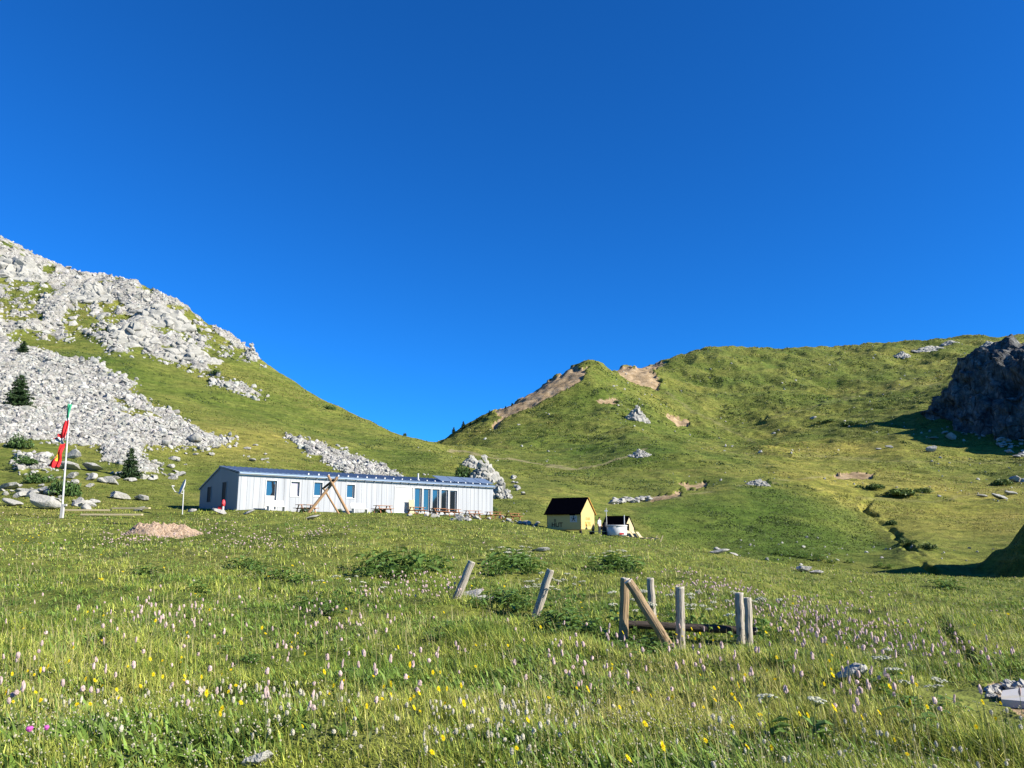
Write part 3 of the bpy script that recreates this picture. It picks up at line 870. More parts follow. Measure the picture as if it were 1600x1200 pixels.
OUT = [
    (758, 752, 3.4, 2.6, 5.5, 21, 0.5, "tall pale limestone outcrop rising just behind the right end of the metal hut"),
    (738, 728, 2.6, 2.2, 2.6, 22, 0.2, "low pale outcrop beside the round bush behind the hut"),
    (781, 778, 2.0, 1.6, 3.6, 23, 0.2, "smooth pale slab at the foot of the outcrop by the hut's right end"),
    (996, 656, 6.0, 4.0, 7.5, 24, 0.1, "grey and tan rock knob standing on the grassy face of the middle hill"),
    (1000, 712, 3.0, 2.2, 1.9, 25, 0.0, "flat grey outcrop where the footpath ends"),
    (1410, 556, 9, 6, 4.5, 26, 0.3, "small grey outcrop leftmost on the top of the right hill"),
    (1450, 548, 17, 8, 4.2, 27, 0.1, "long pale outcrop near the top of the right hill"),
    (1478, 540, 14, 7, 3.6, 28, 0.1, "pale outcrop band just under the crest of the right hill"),
    (1546, 541, 11, 7, 5.0, 29, 0.2, "pale jagged rocks above the dark crag"),
    (392, 555, 3.0, 2.6, 4.6, 30, 0.0, "upright rock pinnacle at the lower end of the left ridge"),
    (1185, 757, 2.6, 1.8, 1.2, 31, 0.0, "low grey outcrop beside the trail on the green mound"),
    (210, 535, 9, 6, 8, 32, 0.5, "broad pale rock face in the middle of the upper left flank"),
    (250, 505, 12, 6, 8, 33, 0.4, "pale rib of rock below the left skyline"),
    (140, 462, 10, 6, 7, 34, 0.4, "weathered limestone rib high on the left flank"),
    (30, 425, 12, 7, 8, 35, 0.3, "rugged limestone rib at the upper left corner of the mountain"),
    (300, 560, 10, 6, 5, 36, 0.6, "pale bedrock rib descending towards the scree"),
]
for px, py, a, b, c, sd, rz, lab in OUT:
    p = at_ground(px, py)
    outcrop("rock_outcrop", (p.x, p.y, p.z), (a, b, c), sd, M['rock'], 4, rz, label=lab)

# stones one can point at
STONES = [
    (735, 934, .62, .42, .20, "flat white rock at the foot of the leaning post"),
    (762, 938, .30, .25, .10, "small white slab right of the flat white rock"),
    (1258, 893, .75, .5, .42, "white rock in the grass left of two pale stones at the meadow's edge"),
    (1276, 897, .55, .4, .26, "low white stone touching the white rock at the meadow's edge"),
    (1122, 866, .9, .6, .35, "pale stone showing at the crest of the meadow right of the lounge chairs"),
    (1148, 868, .8, .5, .28, "second pale stone at the meadow crest"),
    (845, 861, .9, .5, .22, "flat tan stone in the grass below the yellow cabin"),
    (1334, 1066, .20, .16, .17, "grey lichened stone among pink flowers right of the fence"),
    (402, 1196, .15, .12, .08, "small pale stone at the bottom edge of the meadow"),
    (488, 812, .85, .6, .30, "tan stone in the grass in front of the crossed poles"),
    (66, 795, 1.7, 1.2, 1.25, "large white boulder at the foot of the flagpole"),
    (22, 790, 1.0, .8, .5, "white boulder left of the large one by the flagpole"),
    (40, 772, 1.3, .9, .6, "flat white block behind the flagpole boulder"),
    (66, 772, 1.5, .8, .7, "tilted white block behind the flagpole boulder"),
    (15, 764, 1.8, 1.0, .5, "long white slab at the left edge above the meadow"),
    (185, 780, 1.2, .9, .7, "bright white boulder on the grass between flagpole and hut"),
    (222, 782, 1.2, .9, .6, "rough pale boulder heap left of the dish"),
    (218, 799, .7, .5, .4, "small pale boulder under the rough heap"),
    (345, 803, .8, .6, .4, "pale stone below the red object at the hut corner"),
    (300, 800, .5, .4, .3, "pale stone near the foot of the dish pole"),
    (388, 803, .7, .5, .25, "flat pale stone under the hut's front corner"),
    (117, 717, 1.3, .9, 1.2, "pale pointed slab upright in the grass below the scree"),
    (105, 733, 1.9, 1.2, .8, "big white slab behind the flag"),
    (146, 736, 1.7, 1.2, .9, "white boulder left of the small spruce"),
    (304, 693, 1.6, 1.0, 1.8, "tall pointed block at the tip of the scree"),
    (262, 697, 1.0, .9, 1.2, "round pale block at the scree's lower edge"),
    (176, 752, 1.2, .9, .7, "pale block below the small spruce"),
    (113, 748, 1.0, .8, .8, "square pale block right of the flagpole"),
    (1458, 706, 2.2, 1.5, 2.2, "pale boulder alone on the grass below the crag"),
    (1487, 687, 2.6, 1.6, 2.4, "largest of the white boulders in front of the crag's shadow"),
    (1459, 686, 2.0, 1.2, .8, "flat white boulder left of the largest one below the crag"),
    (1476, 678, 1.5, 1.1, .9, "small white boulder above the largest one below the crag"),
    (1587, 753, 1.9, 1.3, 1.6, "white boulder in a hollow at the right edge"),
    (1562, 780, 2.0, 1.2, .9, "pale flat rock at the right below the hollow"),
    (1578, 773, 1.7, 1.2, .7, "pale slab above the flat rock at the right edge"),
    (1535, 777, 1.2, .9, .5, "grey low stone left of the pale slabs"),
    (1270, 656, 2.0, 1.6, 1.6, "small white boulder in the middle of the right slope"),
    (1390, 700, 1.6, 1.0, .9, "pale stones' largest block on the valley slope"),
    (1374, 703, 1.2, 1.0, .7, "small pale block left of the largest on the valley slope"),
]
for px, py, a, b, c, lab in STONES:
    p = at_ground(px, py)
    put_rock(p.x, p.y, p.z + c * .5, 1, lab, None, name="stone" if a < 1 else "boulder", sc=(a, b, c),
             rot=(random.uniform(-.4, .4), random.uniform(-.4, .4), random.uniform(-.4, .4)))
# dry stone wall / rubble of white stones on the path, rubble fan below the crag, rubble by the terrace
def rubble(pxs, n, rmin, rmax, label, group, seed):
    rnd = random.Random(seed)
    for _ in range(n):
        t = rnd.random(); i = rnd.randrange(len(pxs) - 1)
        (x0, y0, w0), (x1, y1, w1) = pxs[i], pxs[i + 1]
        px = x0 + (x1 - x0) * t; py = y0 + (y1 - y0) * t + rnd.uniform(-1, 1) * (w0 + (w1 - w0) * t)
        p = hit(px, py)
        if p is None: continue
        r = rnd.uniform(rmin, rmax)
        put_rock(p.x, p.y, p.z + r * 0.3, r, label, group, "stone")
rubble([(955, 786, 2), (985, 783, 4), (1015, 779, 4)], 34, .4, .95, "white stone of the ruined dry stone wall beside the trail", "stones of the ruined wall", 3)
rubble([(1560, 690, 10), (1580, 700, 13), (1605, 700, 18)], 42, .5, 1.7, "white stone in the rubble fan under the crag", "rubble under the crag", 4)
rubble([(640, 805, 3), (720, 810, 4), (800, 815, 4), (840, 822, 3)], 46, .18, .5, "pale stone along the edge of the hut terrace", "stones edging the terrace", 5)
rubble([(60, 740, 22), (160, 745, 22), (260, 742, 18), (330, 700, 12), (420, 712, 16)], 60, .25, .9, "pale stone on the grass below the scree", "stones below the scree", 6)
rubble([(0, 772, 10), (60, 768, 12), (120, 790, 5), (170, 795, 5)], 26, .25, .8, "white stone behind the flagpole", "stones behind the flagpole", 7)
rubble([(800, 748, 8), (818, 770, 10)], 12, .3, .8, "pale stone on the slope right of the outcrop", "stones right of the outcrop", 8)
rubble([(1500, 675, 3), (1540, 685, 4)], 9, .5, 1.1, "white stone at the edge of the crag's shadow", "stones at the shadow's edge", 9)

# ------------------------------------------------------------------ mountain hut
C0 = P(370, 797, 71); C1 = P(770, 805, 93)
BASE = 1.97
dv = Vector((C1.x - C0.x, C1.y - C0.y, 0)); LEN = dv.length; dv.normalize()
hut_rot = math.atan2(dv.y, dv.x)
hut = empty("mountain_hut", (C0.x, C0.y, BASE), hut_rot)
tag(hut, "long low white metal clad hut with blue roof edge on the hillside", "building")
WID, HE, HR, HB, YR = 8.6, 3.42, 4.16, 2.35, 4.3     # local: x along the front, y to the back
def wall_xy(px, py):
    """pixel -> (distance along the front wall, height) on the hut's front plane"""
    u, e = ray(px, py)
    # (u*Y - C0.x, Y - C0.y) . n = 0
    n = Vector((-dv.y, dv.x))
    Y = (C0.x * n.x + C0.y * n.y) / (u * n.x + n.y)
    return (u * Y - C0.x) * dv.x + (Y - C0.y) * dv.y, e * Y - BASE

def make_cladding():
    nt = NT("standing_seam_metal")
    v = nt.obj()
    sx = nt.new("ShaderNodeSeparateXYZ"); nt.l.new(v, sx.inputs[0])
    n = nt.noise(mapping(nt, v, (2.3, 2.3, 0.05)), 1.0, 3, 0.6)
    n2 = nt.noise(mapping(nt, v, (1, 1, .25)), 0.9, 4, 0.6)
    col = nt.ramp(n, [(0.3, (0.18, 0.19, 0.21)), (0.5, (0.275, 0.29, 0.31)), (0.7, (0.35, 0.36, 0.375))])
    col = nt.mix(0.3, col, nt.ramp(n2, [(0.3, (0.24, 0.255, 0.275)), (0.7, (0.37, 0.38, 0.39))]))
    nt.bsdf(col, 0.5, 0.0, None, 0.4)
    return nt.mat
M['clad'] = make_cladding()
M['clad_shade'] = mat_plain("gable_cladding_shade", (0.21, 0.22, 0.235), 0.5, 0.0, 0.06, 1.2, 0.3, (1, 1, 0.1))  # darker copy of the front cladding, the gable's shade put into its colour
M['roofblue'] = mat_plain("blue_grey_roof_metal", (0.15, 0.205, 0.29), 0.38, 0.35, 0.06, 1.0)
M['glass'] = None
def make_glass():
    nt = NT("window_glass")
    nt.bsdf((0.012, 0.016, 0.022), 0.04, 0, None, 1.0)
    b = [x for x in nt.n if x.type == 'BSDF_PRINCIPLED'][0]
    b.inputs['IOR'].default_value = 1.9
    return nt.mat
M['glass'] = make_glass()
M['curtain'] = mat_plain("pale_blind", (0.40, 0.37, 0.46), 0.8)

# front openings (pixel rectangles): left, right, top, bottom, kind
OPEN = [(416.5, 433, 750.5, 794, 'door'), (455, 468.5, 752.5, 775.5, 'blind'), (491, 504, 753.5, 775.5, 'win'), (542, 554.5, 757, 778.5, 'win'),
        (617.5, 645, 761, 800, 'double')] + [(a, b, t, 801.5, 'tall') for a, b, t in ((648, 659.3, 762.5), (661.8, 672.8, 763.4), (675.5, 686.6, 764.3), (689.2, 700.2, 765.2), (702.8, 714, 766.2))]
ops = []
for l, r, t, b, k in OPEN:
    x0, z1 = wall_xy(l, t); x1, _ = wall_xy(r, t); _, z0 = wall_xy((l + r) / 2, b)
    ops.append((x0, x1, max(0.12, z0) if k in ('win', 'blind') else 0.10, z1, k))
TW = 0.30                 # wall thickness in front
m = MB()
xs = 0.0
for x0, x1, z0, z1, k in ops:
    m.bx(xs, x0, 0, TW, 0, HE - .03)
    if z0 > 0.02: m.bx(x0, x1, 0, TW, 0, z0)
    m.bx(x0, x1, 0, TW, z1, HE - .03)
    xs = x1
m.bx(xs, LEN, 0, TW, 0, HE - .03)
m.build("front_wall", M['clad'], hut)
x = 0.25
while x < LEN - 0.1:
    zt = HE - 0.06; segs = [(0.02, zt)]
    for x0, x1, z0, z1, k in ops:
        if x0 - 0.09 < x < x1 + 0.09:
            segs = [(0.02, z0 - .08), (z1 + .08, zt)]
    for a, b in segs:
        if b - a > 0.1:
            m = MB(); m.bx(x - .014, x + .014, -.022, -.002, a, b); m.build("wall_seam", M['clad'], hut)
    x += 0.62
# gable and back walls
m = MB()
g = [(WID, 0), (WID, HB - .03), (YR, HR - .04), (TW, HE - .04 + .0), (TW, 0)]
for xx0, xx1 in ((0.0, 0.25), (LEN - 0.25, LEN)):
    m = MB()
    pts0 = [(xx0, a, b) for a, b in g]; pts1 = [(xx1, a, b) for a, b in g]
    m.poly(pts0); m.poly(list(reversed(pts1)))
    for i in range(len(g)):
        j = (i + 1) % len(g)
        m.poly([pts0[j], pts0[i], pts1[i], pts1[j]])
    m.build("gable_wall", M['clad_shade'], hut)
m = MB(); m.bx(.25, LEN - .25, WID - .25, WID, 0, HB - .04); m.build("back_wall", M['clad_shade'], hut)
# roof: two slopes of thick metal sheet
def slope(name, y0, z0, y1, z1, th, x0, x1):
    m = MB()
    n = Vector((0, -(z1 - z0), y1 - y0)).normalized() * th
    a = [Vector((x0, y0, z0)), Vector((x1, y0, z0)), Vector((x1, y1, z1)), Vector((x0, y1, z1))]
    m.quad_box(a + [p + n for p in a])
    return m.build(name, M['roofblue'], hut)
ov = 0.22
sl = (HR - HE) / YR
slope("roof", -ov, HE - ov * sl, YR, HR, 0.13, -0.10, LEN + .10)
sl2 = (HR - HB) / (WID - YR)
slope("roof", WID + ov, HB - ov * sl2, YR + .002, HR, 0.13, -0.10, LEN + .10)
m = MB()
for i in range(int(LEN / 0.55)):
    xx = 0.3 + i * 0.55
    m.bar((xx, -ov, HE - ov * sl + .155), (xx, YR, HR + .155), .03, .05)
m.build("roof_seam", M['roofblue'], hut)
m = MB(); m.tube([(-0.1, -ov - .085, HE - .09), (LEN + .1, -ov - .085, HE - .12)], .075, 8); m.build("gutter", M['roofblue'], hut)
m = MB(); m.bx(-.02, LEN + .02, -.05, -.004, HE - .30, HE - .09); m.build("eave_board", M['white'], hut)
st = MB(); st.box((0, 0, .07), (.13, .09, .15)); st_me = st.mesh("snow_stop", M['white'])
bk = MB(); bk.box((0, 0, 0), (.07, .14, .14)); bk.box((0.03, .0, -.10), (.05, .08, .08)); bk_me = bk.mesh("gutter_bracket", M['grey_metal'])
xa = wall_xy(483, 745)[0]
k = 0
while xa + k * 1.13 < LEN - .3:
    xx = xa + k * 1.13
    link("snow_stop", st_me, hut, (xx, 0.15, HE + .15 * sl + .13))
    link("gutter_bracket", bk_me, hut, (xx - .35, -.12, HE - .17))
    k += 1
m = MB(); xc = wall_xy(661, 745)[0]
m.tube([(xc, .9, HE + .1), (xc, .9, HE + 1.05)], .09, 12); m.build("chimney_pipe", M['white'], hut)
for q in range(4):
    x0 = wall_xy(692, 760)[0] + q * 2.05
    sp_ = MB()
    sp_.quad_box([Vector((x0, .35, HE + .30)), Vector((x0 + 1.95, .35, HE + .30)), Vector((x0 + 1.95, 2.0, HE + .98)), Vector((x0, 2.0, HE + .98)),
                  Vector((x0, .33, HE + .34)), Vector((x0 + 1.95, .33, HE + .34)), Vector((x0 + 1.95, 1.98, HE + 1.02)), Vector((x0, 1.98, HE + 1.02))])
    sp_.build("added_tilted_panel", M['roofblue'], hut)  # added panels of roof metal, tilted to give the roof's darker reflection
# openings: trim, frame, glass
def frame_box(m, x0, x1, z0, z1, y0, y1, w):
    m.bx(x0, x0 + w, y0, y1, z0, z1); m.bx(x1 - w, x1, y0, y1, z0, z1)
    m.bx(x0 + w, x1 - w, y0, y1, z0, z0 + w); m.bx(x0 + w, x1 - w, y0, y1, z1 - w, z1)
for x0, x1, z0, z1, k in ops:
    tr = MB(); frame_box(tr, x0 - .075, x1 + .075, z0 - .075, z1 + .075, -.045, -.001, .075)
    if k in ('win', 'blind', 'tall'):
        f = MB(); frame_box(f, x0, x1, z0, z1, .16, .26, .11 if k != 'tall' else .12)
        w_ = f.build("window", M['white'], hut)
        g_ = MB(); g_.bx(x0 + .1, x1 - .1, .20, .22, z0 + .1, z1 - .1)
        g_.build("pane", M['glass'] if k != 'blind' else M['curtain'], w_)
        tr.build("trim", M['white'], w_)
    elif k == 'door':
        f = MB(); frame_box(f, x0, x1, z0, z1, .14, .25, .10)
        zb = z0 + (z1 - z0) * .48
        f.bx(x0 + .1, x1 - .1, .16, .23, z0 + .1, zb)
        d_ = f.build("door", M['white'], hut)
        g_ = MB(); g_.bx(x0 + .1, x1 - .1, .18, .20, zb + .01, z1 - .1); g_.build("pane", M['glass'], d_)
        h_ = MB(); h_.bx(x1 - .08, x1 - .04, .10, .14, z0 + 1.0, z0 + 1.15); h_.build("handle", M['grey_metal'], d_)
        tr.build("trim", M['white'], d_)
    else:
        xm = (x0 + x1) / 2
        d_ = None
        for a, b in ((x0, xm - .01), (xm + .01, x1)):
            f = MB(); f.bx(a, b, .03, .09, z0, z1)
            d_ = f.build("door", M['white'], hut)
            for zz, ww in ((z0 + 1.45, .28), (z0 + .85, .22)):
                pn = MB(); pn.bx((a + b) / 2 - ww, (a + b) / 2 + ww, .022, .028, zz - .12, zz + .12); pn.build("notice", M['white_dull'], d_)
            h_ = MB(); hx = b - .08 if a == x0 else a + .08; h_.bx(hx - .02, hx + .02, -.01, .03, z0 + 1.0, z0 + 1.2); h_.build("handle", M['grey_metal'], d_)
        tr.build("trim", M['white'], d_)
# pale vertical fins between the tall windows
talls = [o for o in ops if o[4] == 'tall']
# openings in the left gable (dark, in shade)
def gable_y(px):
    u, _ = ray(px, 770)
    # point C0 + w*(-dv.y, dv.x): x = u*y
    return (u * C0.y - C0.x) / (-dv.y - u * dv.x)
for l, r, t, b, nm in ((324.5, 330, 761, 784.5, "window"), (347.3, 353.4, 753.6, 795, "door")):
    ya, yb = sorted((gable_y(l), gable_y(r)))
    Yd = C0.y + dv.x * (ya + yb) / 2
    za = max(0.06, ray(340, b)[1] * Yd - BASE); zb = ray(340, t)[1] * Yd - BASE
    f = MB(); f.bx(-.012, -.002, ya, yb, za, zb)
    w_ = f.build(nm, M['dark'], hut)
    f = MB()
    f.bx(-.05, -.004, ya - .06, ya, za, zb); f.bx(-.05, -.004, yb, yb + .06, za, zb); f.bx(-.05, -.004, ya - .06, yb + .06, zb, zb + .06)
    f.build("frame", M['clad_shade'], w_)
# plinth of concrete under the front
m = MB(); m.bx(-.05, LEN + .05, .03, WID - .05, -1.6, -.004); m.build("plinth", M['grey_metal'], hut)

def hut_pt(x, y, z=0.0):
    """hut coordinates -> place (y negative = in front of the wall)"""
    n = Vector((-dv.y, dv.x, 0))
    p = Vector((C0.x, C0.y, BASE)) + dv * x + n * y
    return Vector((p.x, p.y, p.z + z))
def on_terrace(px, d):
    x = wall_xy(px, 795)[0]
    p = hut_pt(x, -d)
    # keep the pixel column while stepping forward from the wall
    u, _ = ray(px, 800)
    Y = p.y - 0.0
    for _ in range(8):
        n = Vector((-dv.y, dv.x)); 
        Yn = ((C0.x * n.x + C0.y * n.y) - d) / (u * n.x + n.y); Y = Yn
    return Vector((u * Y, Y, hz(u * Y, Y)))

# ------------------------------------------------------------------ terrace furniture
def picnic_table(p, rz, label, tw=M['table_wood']):
    t = empty("picnic_table", p, rz); tag(t, label, "table", "picnic tables on the hut terrace")
    m = MB()
    for k in range(5): m.box((0, -.30 + k * .15, .74), (1.9, .14, .045))
    m.build("tabletop", tw, t)
    for s in (-1, 1):
        m = MB(); m.box((0, s * .68, .44), (1.9, .13, .045)); m.box((0, s * .54, .44), (1.9, .13, .045)); m.build("bench", tw, t)
    for s in (-1, 1):
        m = MB(); m.bar((s * .65, -.62, 0), (s * .65, -.22, .72), .05, .1, (1, 0, 0)); m.bar((s * .65, .62, 0), (s * .65, .22, .72), .05, .1, (1, 0, 0))
        m.bar((s * .60, -.72, .40), (s * .60, .72, .40), .05, .09); m.build("leg_frame", tw, t)
    return t
TB = [(478, 2.6, "orange picnic table just left of the crossed poles"), (598, 2.4, "picnic table left of the white double door"),
      (651, 3.0, "picnic table in front of the first tall window"), (684, 3.4, "picnic table in front of the middle tall windows"),
      (706, 3.8, "picnic table in front of the last tall window"), (738, 4.6, "picnic table before the blank right part of the hut wall"),
      (771, 5.2, "picnic table at the hut's right corner"), (801, 6.0, "rightmost picnic table, beyond the hut's corner")]
for px, d, lab in TB:
    p = on_terrace(px, d)
    picnic_table((p.x, p.y, p.z), hut_rot + random.uniform(-.15, .15), lab)
def white_bench(px, lab):
    p = on_terrace(px, 1.6)
    t = empty("bench", p, hut_rot); tag(t, lab, "bench", "white benches along the hut wall")
    m = MB(); m.box((0, 0, .42), (1.7, .5, .06)); m.build("seat", M['white'], t)
    m = MB(); m.bar((-.85, .24, .45), (-.85, .40, 1.0), .05, .05); m.bar((.85, .24, .45), (.85, .40, 1.0), .05, .05)
    m.quad_box([Vector((-.85, .26, .52)), Vector((.85, .26, .52)), Vector((.85, .30, .52)), Vector((-.85, .30, .52)), Vector((-.85, .38, 1.0)), Vector((.85, .38, 1.0)), Vector((.85, .42, 1.0)), Vector((-.85, .42, 1.0))])
    m.build("backrest", M['white'], t)
    for s in (-.78, .78):
        m = MB(); m.box((s, 0, .2), (.06, .46, .4)); m.build("leg", M['white'], t)
white_bench(431, "white bench under the hut's glazed single door")
white_bench(562, "white bench under the window right of the crossed poles")
# barrel leaning board by the doors
m = MB(); p = on_terrace(643, .5); m.box((0, 0, .75), (.7, .06, 1.5), Matrix.Rotation(-.12, 3, 'X'))
o = m.build("leaning_board", M['pale_wood']); o.location = p; o.rotation_euler = (0, 0, hut_rot); tag(o, "pale board leaning at the right side of the white double door", "board")

# crossed poles
def gp(px, py, Y): return P(px, py, Y)
t0 = gp(505, 800, 72)
xp = empty("pole_frame", (t0.x, t0.y, hz(t0.x, t0.y)))
tag(xp, "tall frame of crossed orange brown poles in front of the hut", "pole frame")
def pole(name, a, b, r, mat, parent, r2=None):
    off = Vector(parent.location); a = Vector(a); b = Vector(b)
    d = (a - b).normalized()
    m = MB(); m.tube([a + d * .5 - off, b - off], [r, r2 or r * .85], 10, True, .04)
    m.build(name, mat, parent)
pole("pole", gp(484, 799, 71.2), gp(527.5, 745, 71.8), .145, M['pole_wood'], xp)
pole("pole", gp(543.5, 801, 71.2), gp(512.5, 743, 71.5), .14, M['pole_wood'], xp)
pole("pole", gp(527, 799, 74), gp(505, 762, 72.6), .10, M['pole_wood'], xp)
pole("ridge_pole", gp(519, 752, 71.7), gp(504.5, 763.5, 73), .12, M['rail'], xp)

# ------------------------------------------------------------------ flagpole and flags
fb = P(97.5, 797, 57.5); fb.z = hz(fb.x, fb.y)
fp = empty("flagpole", fb); tag(fp, "slim white flagpole rising beside the large white boulder", "flagpole")
ft = P(109.5, 629, 57.5) - fb
m = MB(); m.tube([(0, 0, -.3), ft], [.075, .05], 10); m.build("pole", M['white'], fp)
m = MB(); m.lathe(ft, [(.0, -.02), (.09, .0), (.10, .08), (.06, .16), (0, .18)], 10); m.build("finial", M['white'], fp)
m = MB(); m.box((.0, 0, .45), (.2, .2, .9)); m.box((.14, 0, .95), (.28, .16, .14)); m.build("foot_block", M['white_dull'], fp)
def cloth(name, grid, nx, ny, mats, mfun, seed, fold=.12):
    """hanging cloth: grid corners in photo pixels at the pole's distance, folded in depth"""
    (a, b, c, d) = [P(*q, 57.4) for q in grid]
    v = []; f = []; mi = []
    for j in range(ny + 1):
        for i in range(nx + 1):
            s, t = i / nx, j / ny
            p = (a * (1 - s) + b * s) * (1 - t) + (d * (1 - s) + c * s) * t
            w = math.sin(s * 13 + t * 3 + seed) * fold * (0.3 + s) + math.sin(t * 9 + seed * 2 + s * 4) * fold * .5
            v.append((p.x + w * .35, p.y + w, p.z + math.sin(s * 9 + seed) * .05))
    for j in range(ny):
        for i in range(nx):
            k = j * (nx + 1) + i
            f.append((k, k + 1, k + nx + 2, k + nx + 1)); mi.append(mfun((i + .5) / nx, (j + .5) / ny))
    me = bpy.data.meshes.new(name); me.from_pydata(v, [], f)
    for q in mats: me.materials.append(q)
    me.polygons.foreach_set("material_index", mi); me.polygons.foreach_set("use_smooth", [True] * len(f)); me.update()
    o = link(name, me); md = o.modifiers.new("thick", 'SOLIDIFY'); md.thickness = .02
    return o
# limp tricolour hanging down along the pole: green at the top, red, then white
o = cloth("flag", [(111.5, 632), (107.5, 632), (94, 688), (102.5, 686)], 8, 30, [M['green'], M['white'], M['red']],
          lambda s, t: 0 if t < .40 else (1 if t < .46 else 2), 1.0, .10)
tag(o, "limp green, white and red flag hanging at the top of the flagpole", "flag")
o = cloth("flag_end", [(100, 676), (86, 684), (96, 697), (102, 694)], 10, 8, [M['white'], M['red']], lambda s, t: 0 if t > .35 else 1, 2.2, .15)
bpy.data.objects.remove(o)
m = None
def emblem(s, t):
    # yellow rayed cross seen sideways on the folded red cloth
    u_, w_ = s - .55, t - .48
    return 1 if (abs(u_) < .055 and abs(w_) < .20) or (abs(w_) < .05 and abs(u_) < .22) or (.17 < math.hypot(u_, w_) < .22 and int((math.atan2(w_, u_) + 3.2) * 2.2) % 2 == 0) else 0
o = cloth("flag", [(100.5, 693), (97.5, 696), (76, 729), (92.5, 731)], 34, 34, [M['red'], M['gold']], emblem, .4, .12)
tag(o, "red flag with a yellow emblem, lower on the flagpole", "flag")
o = cloth("pennant", [(101, 674), (86, 682), (89, 690), (100, 694)], 12, 10, [M['white'], M['red']], lambda s, t: 1 if t < .42 else 0, 2.2, .14)
tag(o, "crumpled white and red cloth between the two flags", "pennant")

# satellite dish
db = at_ground(285.5, 795); db = P(285.5, 796, 66); db.z = hz(db.x, db.y)
di = empty("satellite_dish", db); tag(di, "white dish aerial on a thin pole left of the hut", "dish aerial")
top = P(287, 765, 66) - db
m = MB(); m.tube([(0, 0, -.2), top], .045, 8); m.build("pole", M['white'], di)
m = MB()
n_ = Vector((-.80, -.52, .30)).normalized(); s_ = n_.cross(Vector((0, 0, 1))).normalized(); q_ = s_.cross(n_)
cen = top + Vector((0, 0, .18))
rings = []
for i in range(6):
    r_ = .62 * i / 5; dep = .16 * (i / 5) ** 2
    for k in range(20):
        a = 2 * math.pi * k / 20
        m.v.append(tuple(cen + s_ * math.cos(a) * r_ + q_ * math.sin(a) * r_ * 1.1 + n_ * dep))
for i in range(5):
    for k in range(20):
        k2 = (k + 1) % 20
        m.f.append((i * 20 + k, i * 20 + k2, (i + 1) * 20 + k2, (i + 1) * 20 + k)); m.m.append(0)
dd = m.build("reflector", M['white'], di, True); md = dd.modifiers.new("t", 'SOLIDIFY'); md.thickness = .03
m = MB(); m.tube([top + Vector((0, 0, -.35)), cen + n_ * .55 - q_ * .55, cen + n_ * .95 - q_ * .2], .035, 6); m.build("feed_arm", M['white'], di)
m = MB(); e_ = cen + n_ * .95 - q_ * .2; m.tube([e_, e_ - n_ * .2 + q_ * .05], .07, 8); m.build("feed_horn", M['white_dull'], di)
# red object at the corner
p = on_terrace(349, 1.2); p = P(348, 800, 69.0); p.z = hz(p.x, p.y)
rd = empty("marker_post", p); tag(rd, "small red and white post at the hut's shaded front corner", "post")
m = MB(); m.tube([(0, 0, -.2), (0, 0, .55)], .10, 10); m.build("stem", M['white'], rd)
m = MB(); m.lathe((0, 0, .5), [(.0, 0), (.16, .02), (.17, .3), (.12, .52), (0, .6)], 12); m.box((.02, -.14, .72), (.12, .16, .12)); m.build("cap", M['pink_red'], rd, True)
m = MB(); m.box((-.28, .1, .25), (.3, .3, .5)); m.build("base_box", M['red'], rd)

# heap of tan wood chips / dirt
p = at_ground(258, 832); hp = P(258, 829, 47); gz = hz(hp.x, hp.y)
def heap():
    n = 90; v = []; rr = np.linspace(0, 1, 40); f = []
    ths = np.linspace(0, 2 * np.pi, n, endpoint=False)
    vv = []
    for r in rr:
        for t in ths:
            xx, yy = r * math.cos(t) * 2.35, r * math.sin(t) * 1.7
            vv.append((xx, yy, r))
    vv = np.array(vv)
    sh = (1 - vv[:, 2] ** 2.6) * (.64 - .10 * vv[:, 0] + .15 * fbm(vv[:, 0], vv[:, 1], 1.6, 2, 77))
    rough = .20 * fbm(vv[:, 0], vv[:, 1], .8, 4, 5, .65) + .05 * ridged(vv[:, 0], vv[:, 1], .2, 2, 8)
    zz = sh * (1 + rough) + rough * .3
    gzs = hgt(hp.x + vv[:, 0], hp.y + vv[:, 1])
    vv[:, 2] = np.maximum(zz, 0) + gzs - gz - .08
    ix = np.arange(40 * n).reshape(40, n)
    f = np.stack([ix[:-1], np.roll(ix, -1, 1)[:-1], np.roll(ix, -1, 1)[1:], ix[1:]], -1).reshape(-1, 4)
    nt = NT("tan_chips")
    c = nt.ramp(nt.noise(nt.obj(), 7, 6, .75), [(0.3, (0.18, 0.11, 0.065)), (0.5, (0.38, 0.275, 0.19)), (0.7, (0.50, 0.40, 0.30))])
    nt.bsdf(c, .95, 0, nt.bump(nt.noise(nt.obj(), 12, 5, .8), .9, .12), .1)
    o = link("chip_heap", np_mesh("chip_heap", vv, f, nt.mat), None, (hp.x, hp.y, gz))
    tag(o, "low heap of tan wood chips in the grass left of the hut", "heap")
heap()
# planks lying left of the heap
for px, py, Y, L, rz, lab in ((175, 804, 55, 4.2, .05, "long pale plank lying in the grass left of the chip heap"), (135, 797, 60, 3.6, .1, "pale plank in the grass right of the flagpole"), (205, 794, 60, 3.0, -.1, "thin plank behind the chip heap")):
    p = P(px, py, Y); z0 = hz(p.x, p.y)
    m = MB(); m.box((0, 0, 0), (L, .3, .12)); o = m.build("plank", M['pale_wood']); o.location = (p.x, p.y, max(p.z, z0 + .12)); o.rotation_euler = (0, 0, rz); tag(o, lab, "plank")

